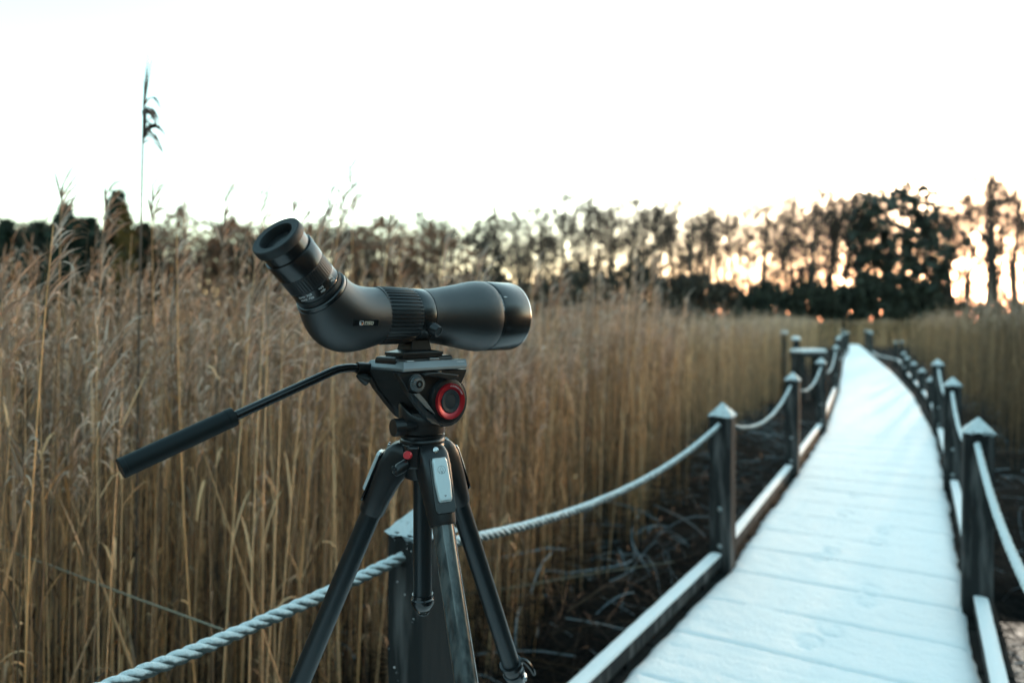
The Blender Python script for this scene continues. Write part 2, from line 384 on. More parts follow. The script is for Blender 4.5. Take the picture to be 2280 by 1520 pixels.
def new_post(name, loc, ang, h, label, group, detail=True, rope=True):
    t = empty(name, (loc[0], loc[1], 0)); t.rotation_euler = (random.gauss(0, .008), random.gauss(0, .008), ang + random.gauss(0, .03))
    key = (round(h, 3),)
    if key not in protos:
        d = post_mesh(h); a = d['shaft'].build('tmp', M['wood']); c = d['cap'].build('tmp', M['frostcrust'])
        protos[key] = (a.data, c.data); bpy.data.objects.remove(a); bpy.data.objects.remove(c)
    sh, cp = protos[key]
    o1 = link('shaft', sh, None, t); o1.matrix_parent_inverse = Matrix()
    bv = o1.modifiers.new('bevel', 'BEVEL'); bv.width = .005; bv.segments = 2; bv.limit_method = 'ANGLE'
    o2 = link('snow_cap', cp, None, t); o2.matrix_parent_inverse = Matrix(); o2.rotation_euler.z = random.randrange(4) * math.pi / 2
    if rope:
        for sg in (-1, 1):
            o3 = MB().lathe((0, sg * .0586, ROPE_Z), (0, sg, 0), [(-.002, .031), (.0014, .031)], 24).build('rope_hole', M['hole_wood'], None); o3.parent = t
    if detail:
        for zz in (.34, .14):
            o4 = MB().lathe((0, -.0585, zz), (0, -1, 0), [(0, .013), (.006, .012), (.009, .007)], 10).build('bolt', M['bolt'], None); o4.parent = t
    tag(t, label, 'post', group); return t
def ang_of(v): return math.atan2(v[1], v[0]) - math.pi / 2
GL, GR = 'posts along the left edge of the boardwalk', 'posts along the right edge of the boardwalk'
posts = {}
def chord(P, i): a, b_ = P[max(i - 1, 0)], P[min(i + 1, len(P) - 1)]; return (b_[0] - a[0], b_[1] - a[1])
LL = {1: 'frosted post at the left end of the near rope, out beyond the reeds', 2: 'frosty square post with snow cap standing right behind the tripod', 3: 'tall snow capped post left of the boardwalk, first beyond the tripod',
      4: 'snow capped left post with two bolts, second beyond the tripod', 5: 'snow capped left post, third beyond the tripod', 6: 'snow capped left post beside the snowy bench, fourth beyond the tripod'}
for i in range(1, 7): posts['L', i] = new_post('wooden_post', LP[i], ang_of(chord(LP, i)), .90, LL[i], GL, rope=True, detail=i > 2)
RL = {2: 'post at the right bottom corner carrying the near right rope', 3: 'nearest tall dark post at the right edge with pointed snow cap', 4: 'second tall right post with snow cap and two bolts', 5: 'third right post, last tall one before the row of low posts'}
for i in range(2, 6): posts['R', i] = new_post('wooden_post', RP[i], ang_of(chord(RP, i)), .90, RL[i], GR, detail=i > 3)
# low posts on the right, tall ones again in the distance
lows = [(6.42, 10.45), (7.42, 12.35), (8.45, 14.35), (9.55, 16.5), (10.9, 19.0)]
lown = ['first', 'second', 'third', 'fourth', 'fifth']
for i, p in enumerate(lows):
    new_post('low_post', p, ang_of(chord(RP, 6)), .50, f'{lown[i]} low snow capped post on the right behind the three tall ones', 'row of low posts on the right', detail=False, rope=False)
far = [((14.85, 28.2), .9), ((15.5, 29.5), .95), ((16.55, 31.6), .9), ((17.65, 34.0), .92), ((18.95, 36.5), .9), ((15.9, 28.3), .52), ((16.5, 28.9), .52)]
for p, h in far: new_post('far_post', p, -.45, h, 'dark snow topped post in the far right cluster where the boardwalk bends', 'far posts on the right', detail=False, rope=False)
farl = [((8.55, 17.9), .93), ((9.7, 20.3), .9), ((11.2, 23.2), .9), ((12.6, 25.9), .92), ((14.2, 28.9), .9), ((18.0, 37.2), .9), ((18.9, 38.6), .5)]
for p, h in farl: new_post('far_post', p, -.45, h, 'dark snow topped post in the far left cluster where the boardwalk bends', 'far posts on the left', detail=False, rope=False)

def kerb(p, q_, label, group):
    p = V(*p, 0); q_ = V(*q_, 0); d = (q_ - p); L0 = d.length; d.normalize(); nn = V(-d.y, d.x, 0)
    off = nn * (.012 if 'left' in group else -.012); p = p + off; q_ = q_ + off
    t = empty('kerb_rail', ((p + q_) / 2)); c = (p + q_) / 2; hl = L0 / 2 - .064
    MB().box(c + V(0, 0, .062), hl, .027, .034, d, nn).build('timber', M['wood'], t, bevel=.008)
    for f in (-.8, 0, .8): MB().box(c + d * (hl * f) + V(0, 0, .014), .05, .022, .0135, d, nn).build('spacer', M['plankwood'], t)
    secs = []; n = max(6, int(L0 / .06)); rr = random.Random(int(L0 * 999))
    for i in range(n + 1):
        f = -1 + 2 * i / n; e = 1 if 0 < i < n else .55
        j = .003 * rr.random()
        base = c + d * (hl * f * .995)
        secs.append([base + nn * (.0285 * x * (.94 + .06 * rr.random())) + V(0, 0, .0955 + (y * .015 + (j if y > .3 else 0)) * e) for x, y in ((-1, 0), (-.93, .62), (-.55, 1), (0, 1.12), (.55, 1), (.93, .62), (1, 0))])
    MB().loft(secs).build('snow_strip', M['snow'], t)
    tag(t, label, 'kerb rail', group); return t
KN = ['behind the tripod', 'leading to the first left post beyond the tripod', 'between the first and second left posts beyond the tripod', 'between the second and third left posts', 'between the third left post and the one by the bench']
for i in range(1, 6): kerb(LP[i], LP[i + 1], 'snow topped kerb rail ' + KN[i - 1], 'kerb rails on the left')
KR = ['from the bottom right corner to the nearest right post', 'between the first and second tall right posts', 'between the second and third tall right posts']
for i in range(2, 5): kerb(RP[i], RP[i + 1], 'snow topped kerb rail ' + KR[i - 2], 'kerb rails on the right')
chainp = [RP[5]] + lows
KK = ['from the last tall right post to the first low post', 'between the first and second low posts', 'between the second and third low posts', 'between the third and fourth low posts', 'between the fourth and fifth low posts']
for i in range(5): kerb(chainp[i], chainp[i + 1], 'short snowy kerb rail ' + KK[i], 'kerb rails on the right')
chf = [lows[-1]] + [(12.55, 22.2), (13.4, 25.0), (14.85, 28.2)]
for i in range(3): kerb(chf[i], chf[i + 1], 'distant snowy kerb rail near the far right posts', 'far kerb rails on the right')
chl = [LP[6], (8.55, 17.9), (9.7, 20.3), (11.2, 23.2), (12.6, 25.9), (14.2, 28.9)]
for i in range(5): kerb(chl[i], chl[i + 1], 'distant snowy kerb rail near the far left posts', 'far kerb rails on the left')

def rope(p, q_, sag, label, step, n):
    p = V(*p, ROPE_Z); q_ = V(*q_, ROPE_Z); d = q_ - p; Ln = d.length; K = int(Ln / step)
    h = V(d.x, d.y, 0).normalized(); nn = V(-h.y, h.x, 0)
    t = empty('rope', (p + q_) / 2 - V(0, 0, sag))
    cen = [p + d * (k / K) - V(0, 0, sag * (1 - (2 * k / K - 1) ** 2)) for k in range(K + 1)]
    for j in range(3):
        pts = []
        for k in range(K + 1):
            a = 2 * math.pi * (Ln * k / K / .08 + j / 3); tg = (cen[min(k + 1, K)] - cen[max(k - 1, 0)]).normalized(); up = nn.cross(tg) * -1
            wob = 1 + .09 * math.sin(k * .37 + j) * math.sin(k * .11 + 2 * j)
            pts.append(cen[k] + (nn * math.cos(a) + up * math.sin(a)) * (.0068 * wob))
        MB().tube(pts, [.0076 + .0009 * random.random() for _ in pts], n).build('strand', M['rope'], t)
    tag(t, label, 'rope', 'ropes strung between the posts')
rope(LP[1], LP[2], .11, 'thick frosted twisted rope running from the post behind the tripod to the lower left', .009, 10)
rope(LP[2], LP[3], .105, 'frosted rope from the post behind the tripod to the next left post', .010, 9)
rope(RP[2], RP[3], .11, 'frosted rope hanging from the nearest right post to the bottom right corner', .010, 9)
rope(LP[3], LP[4], .16, 'sagging rope between the first and second left posts beyond the tripod', .02, 6)
rope(LP[4], LP[5], .16, 'sagging rope between the second and third left posts', .025, 6)
rope(LP[5], LP[6], .22, 'sagging rope between the third left post and the one by the bench', .03, 6)
rope(RP[3], RP[4], .16, 'sagging rope between the first and second tall right posts', .02, 6)
rope(RP[4], RP[5], .16, 'sagging rope between the second and third tall right posts', .025, 6)

# frost specks on the face of the post behind the tripod
pt = posts['L', 2]; fb = MB()
rr = random.Random(5)
for i in range(22):
    x = rr.uniform(-.055, .055); zz = .835 - abs(rr.gauss(0, .22)); r_ = rr.uniform(.0008, .0024)
    if zz < .2: continue
    fb.lathe((x, -.0583, zz), (0, -1, 0), [(0, r_), (r_ * .5, r_ * .85), (r_ * .9, r_ * .35)], 6)
o = fb.build('frost', M['snow'], None); o.parent = pt; tag(o, kind='stuff')

# small side platform with a snowy bench on the left, far along
bt = empty('bench', (6.55, 15.1, 0))
def bp(x, y): d = V(.96, .28, 0); return V(6.55, 15.1, 0) + d * x + V(-d.y, d.x, 0) * y
Xb = V(.96, .28, 0); Yb = V(-.28, .96, 0)
MB().box(bp(0, 0) + V(0, 0, .62), .33, .2, .05, Xb, Yb).build('seat', M['wood'], bt, bevel=.01)
MB().box(bp(0, 0) + V(0, 0, .705), .335, .205, .033, Xb, Yb, top=.93).build('snow_layer', M['snow'], bt, bevel=.02, seg=3)
for x in (-.27, .27): MB().box(bp(x, 0) + V(0, 0, .03), .05, .17, .539, Xb, Yb).build('leg', M['wood'], bt)
tag(bt, 'snow covered wooden bench beside the fourth left post', 'bench')
for p, h, lb in (((6.55, 15.75), .98, 'short round post with snow on top just behind the snowy bench'), ((6.85, 17.2), 1.09, 'isolated snow topped post standing against the reeds behind the bench')):
    t = empty('round_post', (*p, 0)); MB().lathe((*p, -.6), (0, 0, 1), [(0, .075), (h + .52, .075), (h + .54, .068)], 16).build('shaft', M['wood'], t)
    MB().lathe((*p, h - .062), (0, 0, 1), [(0, .09), (.02, .105), (.05, .10), (.075, .07), (.088, .02)], 16).build('snow_cap', M['snow'], t); tag(t, lb, 'post')

# ------------------------------------------------------------------ spotting scope
SY = R(45.0)
OB = V(-.0077, 1.064, 1.3575)                        # centre of the front of the objective
BK = V(-math.cos(SY), -math.sin(SY), 0)              # along the tube, towards the eyepiece
LT = V(math.sin(SY), -math.cos(SY), 0)               # sideways, towards the camera
def sp(s, z, w=0.0): return V(OB.x, OB.y, 0) + BK * s + LT * w + V(0, 0, z)
scope = empty('spotting_scope', sp(.179, 1.301)); tag(scope, 'black angled spotting scope mounted on the tripod head', 'spotting scope')
# objective hood with a recessed lens
MB().lathe(OB, BK, [(.006, .0465), (.0005, .0485), (0, .0500), (.0008, .0514), (.003, .0523), (.050, .0520), (.0525, .0514), (.0535, .0506), (.056, .0506)], 96, cap0=False).build('objective_hood', M['satin'], scope)
MB().lathe(OB, BK, [(.028, .047), (.006, .0467)], 64, cap0=False, cap1=False).build('lens_shade', M['plastic'], scope)
MB().lathe(OB, BK, [(.0265, .010), (.0255, .03), (.0285, .0468)], 64).build('objective_lens', M['hole'], scope)
MB().lathe(OB, BK, [(.0005, .0503), (-.0012, .0508), (-.0012, .0515), (.0009, .0519)], 96, cap0=False, cap1=False).build('hood_rim', M['steel'], scope)
# body armour
MB().lathe(OB, BK, [(.056, .0498), (.0562, .0515), (.058, .0521), (.066, .0522), (.078, .0511), (.090, .0489), (.102, .0463), (.114, .0440), (.126, .0420), (.138, .0400), (.150, .0382), (.160, .0374), (.1675, .0371), (.1680, .0364)], 80).build('body', M['armour'], scope)
pin = OB + BK * .050 + LT * (.0520 * math.cos(R(32))) + V(0, 0, .0520 * math.sin(R(32)))
MB().lathe(pin + BK * -.006, BK, [(0, .0010), (.0065, .0010)], 10).build('index_mark', M['steel'], scope)
MB().lathe(OB, BK, [(.1680, .035), (.1682, .0364), (.170, .0371), (.1875, .0371), (.1892, .0365), (.1895, .035)], 72).build('tripod_collar', M['satin'], scope)
kd = (LT * .9 + V(0, 0, -.43)).normalized()
kb = OB + BK * .177 + kd * .0345
MB().lathe(kb, (kd + BK * -.22).normalized(), [(0, .0070), (.004, .0076), (.006, .0090), (.0155, .0081), (.017, .0073), (.0171, .0058), (.0162, .0054)], 32).build('locking_knob', M['plastic'], scope)
# ribbed focus ring
nr = 44; sub = 6
def ribf(k, i, r):
    if k in (0, 1, 8, 9): return r
    ph = (i % sub); return r - (.0014 if ph in (0, 1) else 0)
MB().lathe(OB, BK, [(.1896, .035), (.1898, .0370), (.1935, .0373), (.1942, .0373), (.1950, .0380), (.2385, .0383), (.2393, .0377), (.2400, .0377), (.2435, .0376), (.2440, .035)], nr * sub, rfun=ribf).build('focus_ring', M['ribbed'], scope)
# prism housing: a loft round the 45 degree bend; the scope is rolled a little in its collar
ED = V(-.383, -.641, .664).normalized(); CN = OB + BK * .2939; E0 = CN + ED * .0397
LAT = BK.cross(ED).normalized(); LAT = LAT if LAT.dot(LT) > 0 else -LAT
P0 = OB + BK * .2425; secs = []
for i in range(-1, 17):
    u_ = min(1, max(0, i / 15)); c = P0 * (1 - u_) ** 2 + CN * (2 * u_ * (1 - u_)) + E0 * u_ ** 2
    tg = ((CN - P0) * (2 * (1 - u_)) + (E0 - CN) * (2 * u_)).normalized(); inn = LAT.cross(tg).normalized(); inn = inn if inn.z > 0 else -inn
    sh = .93 if i in (-1, 16) else 1.0; sn = math.sin(math.pi * u_)
    ro = (.0388 + (.0348 - .0388) * u_ + .0165 * sn ** 1.1) * sh; ri = (.0368 + (.0345 - .0368) * u_ - .001 * sn) * sh; rl = (.0384 + (.0345 - .0384) * u_ + .0040 * sn) * sh
    sec = []
    for k in range(72):
        a = 2 * math.pi * k / 72; ca, sa = math.cos(a), math.sin(a); sec.append(c + LAT * (rl * ca) + inn * ((ri if sa > 0 else ro) * sa))
    secs.append(sec)
hous = MB().loft(secs); hous.build('prism_housing', M['armour'], scope)
# badge on the side of the housing
from mathutils.bvhtree import BVHTree
bv = BVHTree.FromPolygons([Vector(v) for v in hous.v], hous.f)
dray = V((815 - CX) / F, 1, -(718.5 - HY) / F).normalized(); hit, hn, _, _ = bv.ray_cast(V(0, 0, CAMZ), dray)
bn = hn if hn.dot(dray) < 0 else -hn; bx = (BK * -1); bx = (bx - bn * bx.dot(bn)).normalized(); bz = bn.cross(bx).normalized(); bz = bz if bz.z > 0 else -bz
bc = hit - bn * .0016
badge = MB().box(bc, .0172, .0024, .0041, bx, bn, bz).build('badge', M['gloss'], scope, bevel=.0003)
bf = bc + bn * .00245
def flat(polys, name, m, lift=.0):
    b = MB()
    for p in polys: b.prism([bf + bx * x + bz * y + bn * lift for x, y in p], bn * .00012)
    return b.build(name, m, badge, origin=scope.location)
def stroke(pts, w, closed=False):
    out = []; n = len(pts)
    for i in range(n if closed else n - 1):
        a = np.array(pts[i]); b_ = np.array(pts[(i + 1) % n]); d = (b_ - a) / np.linalg.norm(b_ - a); nn = np.array([-d[1], d[0]]) * w; a = a - d * w * .9; b_ = b_ + d * w * .9
        out.append([a + nn, b_ + nn, b_ - nn, a - nn])
    return out
u = .001
flat(stroke([(-1.6 * u, -1.9 * u), (-1.6 * u, 1.6 * u), (.9 * u, 1.6 * u), (1.2 * u, 1.2 * u), (1.2 * u, -1.9 * u)], .00042), 'letter_n', M['cream'])
flat(stroke([(5.3 * u, 1.6 * u), (2.9 * u, 1.6 * u), (2.6 * u, .9 * u), (2.9 * u, 0), (5.0 * u, 0), (5.4 * u, -.9 * u), (5.0 * u, -1.7 * u), (2.6 * u, -1.7 * u)], .00042), 'letter_s', M['cream'], .00003)
flat(stroke([(6.7 * u, 1.3 * u), (7.0 * u, 1.6 * u), (9.3 * u, 1.6 * u), (9.6 * u, 1.3 * u), (9.6 * u, -1.4 * u), (9.3 * u, -1.7 * u), (7.0 * u, -1.7 * u), (6.7 * u, -1.4 * u)], .00042, True), 'letter_o', M['cream'], .00003)
flat(stroke([(-9.2 * u, 1.6 * u), (-8.2 * u, 2.5 * u), (-5.0 * u, 2.5 * u), (-4.0 * u, 1.6 * u), (-4.0 * u, -1.6 * u), (-5.0 * u, -2.5 * u), (-8.2 * u, -2.5 * u), (-9.2 * u, -1.6 * u)], .0003, True), 'emblem_frame', M['white'])
flat([[(-7.2 * u, -2.2 * u), (-4.3 * u, -2.2 * u), (-4.3 * u, 1.2 * u)]], 'emblem_orange', M['orange'])
flat([[(-8.8 * u, -.9 * u), (-7.5 * u, .9 * u), (-6.8 * u, -.2 * u), (-8.0 * u, -2.2 * u)]], 'emblem_white', M['white'])
# eyepiece
RE = .918
def ep(prof, n, name, m, rfun=None, cap1=True): return MB().lathe(E0, ED, [(t, r * RE) for t, r in prof], n, rfun=rfun, cap1=cap1).build(name, M[m], scope)
ep([(-.004, .0350), (-.0036, .0366), (-.0022, .0370), (.0046, .0364), (.0054, .0354), (.0056, .033)], 80, 'eyepiece_collar', 'satin')
def knf(k, i, r): return r - (.0006 if (i % 4) in (0, 1) and 0 < k < 4 else 0)
ep([(.0056, .0318), (.0061, .0336), (.0090, .0336), (.0121, .0334), (.0127, .0318)], 400, 'knurled_ring', 'ribbed', knf)
scal = ep([(.0127, .0310), (.0130, .0322), (.0150, .0328), (.0154, .0325), (.0262, .0325), (.0265, .0318)], 80, 'scale_ring', 'satin')
XE, YE, ZE = frame(ED, V(0, 0, 1))
def ring_text(txt, size, ang, t, rad, o_, X, Y, Z, parent, flip=1, m='white'):
    vs, fs = text_polys(txt, size); b = MB()
    b.add([o_ + Z * (t + flip * y) + (X * math.cos(ang + flip * x / rad) + Y * math.sin(ang + flip * x / rad)) * rad for x, y, _ in vs], fs)
    b.build('print', M[m], parent, origin=scope.location)
a0 = math.atan2((-dray).dot(YE), (-dray).dot(XE))
for da, a_, b_ in ((.72, '30x', '24x'), (.12, '50x', '40x'), (-.42, '60x', '48x'), (-.78, '60MM', '80MM')):
    for tt_, tx in ((.0234, a_), (.0189, b_)): ring_text(tx, .0044 if 'x' in tx else .0036, a0 + da, tt_, .0326 * RE, E0, XE, YE, ZE, scal, flip=-1)
def gr(k, i, r): return r - (.0011 if (i % 6) in (0, 1) and 1 < k < 4 else 0)
ep([(.0265, .0316), (.0267, .0323), (.0280, .0324), (.0452, .0322), (.0464, .0322), (.0470, .0316)], 52 * 6, 'grip_ring', 'ribbed', gr)
ep([(.0470, .0316), (.0474, .0325), (.0695, .0329), (.0703, .0324), (.0703, .0300)], 80, 'eyepiece_barrel', 'satin')
ep([(.0680, .0303), (.0850, .0306)], 72, 'eyepiece_tube', 'satin')
ep([(.0840, .0304), (.0838, .0326), (.0848, .0334), (.0915, .0336), (.0940, .0329), (.0948, .0316), (.0946, .0296), (.0941, .0262), (.0945, .0244), (.0940, .0230), (.0910, .0220), (.0850, .0216)], 80, 'eyecup', 'cup', cap1=False)
ep([(.0790, .010), (.0830, .0217), (.0845, .0217)], 48, 'eye_lens', 'hole', cap1=False)
# print round the objective joint
XO, YO, ZO = frame(BK, V(0, 0, 1)); ao = math.atan2(LT.dot(YO), LT.dot(XO)); sgn = 1 if YO.z > 0 else -1
hood = [c for c in scope.children if c.name.startswith('objective_hood')][0]
ring_text('20-60x85 ED APO', .0036, ao + sgn * .42, .0545, .05075, OB, XO, YO, ZO, hood, flip=sgn * -1 if sgn > 0 else 1)
# mounting foot
b = MB()
def fbx(s0, s1, z0, z1, w0, w1, t0=0, t1=0): b.loft([[sp(s0, z0, -w0), sp(s1, z0, -w0), sp(s1, z0, w0), sp(s0, z0, w0)], [sp(s0 + t0, z1, -w1), sp(s1 - t1, z1, -w1), sp(s1 - t1, z1, w1), sp(s0 + t0, z1, w1)]], smooth=False)
fbx(.145, .213, 1.3012, 1.3045, .0195, .0195); fbx(.1445, .2135, 1.3043, 1.3085, .0215, .0215, .0008, .0008); fbx(.146, .212, 1.3083, 1.3115, .0205, .0165, .016, .016); fbx(.162, .196, 1.3113, 1.3265, .0165, .0150, .003, .003)
b.build('mounting_foot', M['plastic'], scope, bevel=.0008)
K_SCOPE = 1.065                                          # enlarges the whole scope evenly about the camera position
scope.scale = (K_SCOPE,) * 3; scope.location = V(scope.location.x * K_SCOPE, scope.location.y * K_SCOPE, CAMZ + (scope.location.z - CAMZ) * K_SCOPE)

# ------------------------------------------------------------------ fluid head
HYAW = R(45); HL = V(math.cos(HYAW), math.sin(HYAW), 0); HW = V(-math.sin(HYAW), math.cos(HYAW), 0)
C1 = V(-.1489, .935, 0)
def hp(l, w, z): return C1 + HL * l + HW * w + V(0, 0, z)
T = V(-.1315, 1.004, 0)
head = empty('fluid_pan_tilt', T + V(0, 0, 1.172)); tag(head, 'black fluid video head with red drag dial between scope and tripod', 'tripod head')
LEN, WID, ZB, ZT = .1168, .0966, 1.2799, 1.2935
# grey tray with chamfered rim, open in the middle
def rect(l0, l1, w0, w1, z): return [hp(l0, w0, z), hp(l1, w0, z), hp(l1, w1, z), hp(l0, w1, z)]
b = MB()
b.loft([rect(.001, LEN - .004, .001, WID - .001, ZB), rect(0, LEN - .002, 0, WID, ZB + .001), rect(.0005, LEN, .0005, WID - .0005, ZB + .0045), rect(.006, LEN + .004, .008, WID - .008, ZT), rect(.009, LEN + .002, .020, WID - .020, ZT), rect(.009, LEN + .002, .024, WID - .024, ZT - .006)], smooth=False)
tray = b.build('tray', M['tray'], head, bevel=.0006)
MB().loft([rect(.0035, .108, .023, .074, ZT - .006), rect(.0035, .108, .023, .074, ZT + .0005), rect(.0045, .107, .0245, .0725, ZT + .0045), rect(.0065, .107, .027, .070, ZT + .0060)], smooth=False).build('sliding_plate', M['plastic'], head, bevel=.0005)
MB().box(hp(.068, .0195, ZT + .0012), .0085, .0022, .0016, HL, HW).build('lock_tab', M['steel'], head, bevel=.0004)
MB().box(hp(.020, .0125, ZT + .0002), .006, .002, .0008, HL, HW).build('level_window', M['silver'], head, bevel=.0003)
MB().box(hp(.02, .05, ZT + .0058), .010, .004, .0006, HL, HW).build('plate_pad', M['silver'], head)
# print on the tray side
vs, fs = text_polys('VIDEO', .0042); nrm = (hp(.05, 0, ZB + .0045) - hp(.05, .0075, ZT)).normalized()
pz = (hp(0, .0075, ZT) - hp(0, .0005, ZB + .0045)).normalized(); pc = hp(.107, .0043, (ZB + .0045 + ZT) / 2 + .001); nn_ = HL.cross(pz).normalized(); nn_ = nn_ if nn_.y < 0 else -nn_
b = MB(); b.add([pc + HL * x * 1.2 + pz * y * .8 + nn_ * .0004 for x, y, _ in vs], fs); b.build('print', M['white'], tray, origin=head.location)
# cheeks traced on their own planes
def z2(x, y): return (780 + x / 5.847, 740 + y / 5.847)
def trace(pts, w): return [on_plane(*z2(x, y), hp(0, w, 1.25), HW) for x, y in pts]
cheek = [(615, 528), (1522, 474), (1495, 560), (1445, 670), (1452, 800), (1440, 930), (1395, 1060), (1310, 1160), (1200, 1212), (1130, 1208), (1060, 1165), (985, 1080), (900, 970), (820, 860), (760, 780), (700, 660)]
cp = trace(cheek, .004)
MB().prism(cp, HW * .013).build('cheek', M['plastic'], head, bevel=.0012)
MB().prism([p + HW * .0165 + HL * .003 + V(0, 0, .001) for p in cp], HW * .062).build('inner_body', M['hole_wood'], head)
fc = [p + HW * .078 for p in cp]
MB().prism(fc, HW * .013).build('cheek', M['plastic'], head, bevel=.0012)
# bulged rear wall of the far cheek
MB().prism([hp(-.001, .062, ZB - .001), hp(-.001, .090, ZB - .001), hp(.022, .089, 1.242), hp(.050, .087, 1.205), hp(.058, .07, 1.205), hp(.03, .064, 1.240)], HL * .006).build('rear_rib', M['plastic'], head, bevel=.001)
DC = on_plane(996.4, 892.2, hp(0, .002, 1.25), HW)
MB().lathe(DC + HW * .088, -HW, [(0, .031), (.02, .034), (.024, .036), (.078, .036)], 56).build('drag_drum', M['plastic'], head)
MB().lathe(DC + HW * .004, -HW, [(0, .0345), (.004, .034), (.008, .0315), (.009, .0275)], 64).build('drag_housing', M['plastic'], head)
DD = DC - HW * .004
dial = MB().lathe(DD, -HW, [(-.002, .0262), (.003, .0262), (.0052, .0254), (.0040, .0182), (.0030, .0172)], 80, cap1=False).build('drag_dial', M['red'], head)
MB().lathe(DD, -HW, [(-.001, .0174), (.0036, .0170), (.0048, .0160), (.0042, .0116), (.0030, .0110), (.0034, .006)], 64).build('dial_cap', M['bluegrey'], dial, origin=head.location)
XD, YD, ZD = frame(-HW, V(0, 0, 1)); vs, fs = text_polys('FLUID DRAG SYSTEM', .0030); b = MB()
def dialmap(x, y):
    a = math.pi / 2 - (x / .0225) - .55; r_ = .0222 + y; return DD - HW * (.00475 + (r_ - .0222) * .16) + (XD * math.cos(a) + YD * math.sin(a)) * r_
b.add([dialmap(x, y) for x, y, _ in vs], fs); b.build('print', M['white'], dial, origin=head.location)
# crescent band under the dial and pale strip
def arcp(r_, a): return DC + (XD * math.cos(a) + YD * math.sin(a)) * r_
outer = trace([(770, 790), (830, 905), (900, 1010), (980, 1115), (1060, 1190)], .0)
arc_o = [arcp(.0372, R(a)) for a in range(-112, 41, 8)]; arc_i = [arcp(.0292, R(a)) for a in range(36, -133, -8)]
inner = trace([(985, 1010), (900, 900), (830, 800)], .0)
MB().prism([p - HW * .001 for p in outer + arc_o + arc_i + inner], HW * .008).build('crescent_band', M['bluegrey'], head, bevel=.0008)
MB().prism([p - HW * .0035 for p in trace([(815, 800), (880, 790), (960, 880), (1090, 1060), (985, 985), (900, 900)], .0)], HW * .006).build('pale_strip', M['strip'], head, bevel=.0004)
# serrated rosette
rc = on_plane(*z2(862, 668), hp(0, .0, 1.25), HW)
MB().lathe(rc + HW * .006, -HW, [(0, .0135), (.0055, .0135), (.0065, .012)], 40).build('rosette_base', M['plastic'], head)
def rosf(k, i, r): return r - (.0030 if (i % 4) < 2 and k in (1, 2) else 0)
MB().lathe(rc - HW * .0005, -HW, [(0, .0112), (.002, .0114), (.0055, .0106), (.0058, .0052), (.0064, .0050)], 96, rfun=rosf, cap1=True).build('rosette', M['tray'], head)
MB().lathe(rc - HW * .005, -HW, [(0, .0056), (.0028, .0054), (.003, .003), (.0016, .0028)], 24).build('rosette_screw', M['gloss'], head)
# lever over the drum
lv = trace([(905, 540), (980, 522), (1120, 512), (1170, 525), (1350, 545), (1348, 590), (1210, 610), (1170, 590), (1000, 562), (915, 566)], -.002)
MB().prism(lv, HW * -.010).build('tilt_lever', M['plastic'], head, bevel=.0012)
MB().box(on_plane(*z2(1145, 512), hp(0, -.006, 1.25), HW), .003, .004, .0016, HL, HW).build('lever_spring', M['steel'], head)
# base of the head, lobed collar and knob
MB().lathe(T + V(0, 0, 1.172), (0, 0, 1), [(0, .031), (.001, .0325), (.0035, .0332), (.006, .0325), (.0075, .0310), (.010, .0328), (.0125, .0328), (.0140, .0300), (.0165, .0290)], 64).build('base_ring', M['plastic'], head)
MB().lathe(T + V(0, 0, 1.187), (0, 0, 1), [(0, .0315), (.001, .0335), (.016, .0340), (.022, .032), (.031, .0305), (.034, .026)], 64).build('pan_collar', M['plastic'], head)
b = MB(); ws = []
for i in range(48):
    a = 2 * math.pi * i / 48; ws.append(a)
rad = lambda a, z, r0: T + V(math.cos(a) * r0, math.sin(a) * r0, z)
ht = [1.222 + .010 * math.sin(a * 2 + 1.2) for a in ws]
b.loft([[rad(a, 1.200, .0345) for a in ws], [rad(a, h - .004, .0350) for a, h in zip(ws, ht)], [rad(a, h, .0335) for a, h in zip(ws, ht)], [rad(a, h, .028) for a, h in zip(ws, ht)]]).build('yoke', M['plastic'], head)
kp = at(886, 951, .955); kdv = V(-.80, -.60, 0).normalized()
def kf(k, i, r): return r - (.0008 if i % 4 == 0 and k in (1, 2) else 0)
MB().lathe(kp - kdv * .008, kdv, [(-.02, .006), (-.003, .0065), (0, .0122), (.014, .0126), (.0155, .0118), (.0158, .004)], 64, rfun=kf).build('pan_lock_knob', M['plastic'], head)
# pan handle
hpts = [at(812, 822, .995), at(800, 819.5, .988), at(782, 818.5, .980), at(765, 820, .972), at(750, 823, .963), at(735, 829, .956), at(700, 845, .940), at(525, 925.5, .861)]
rod = MB().tube(hpts, .0062, 20).build('handle_rod', M['gloss'], head)
g0, g1 = at(522, 926.5, .8595), at(268, 1043.5, .7755); gd = (g1 - g0).normalized(); gl = (g1 - g0).length
def gfun(k, i, r): return r - (.00022 if i % 3 == 0 and 2 < k < 8 else 0)
MB().lathe(g0, gd, [(0, .0066), (.0002, .0118), (.002, .0124), (.009, .0124), (.0092, .0121), (gl * .3, .0122), (gl * .6, .0122), (gl - .006, .0121), (gl - .0058, .0124), (gl - .001, .0123), (gl, .0114), (gl - .0008, .0104)], 90, rfun=gfun).build('handle_grip', M['foam'], head)
MB().lathe(g1 - gd * .002, gd, [(0, .0104), (.0014, .0102), (.0016, .004)], 40).build('grip_end_cap', M['plastic'], head)
MB().lathe(at(803, 819, .99) , (at(803, 819, .99) - at(782, 818, .98)).normalized(), [(-.006, .0082), (.003, .0086), (.016, .0086), (.022, .007)], 28).build('handle_clamp', M['plastic'], head)
MB().tube([at(795, 834, .985), at(806, 840, .985), at(818, 846, .99)], [.003, .0068, .009], 16).build('handle_clamp_lug', M['plastic'], head)

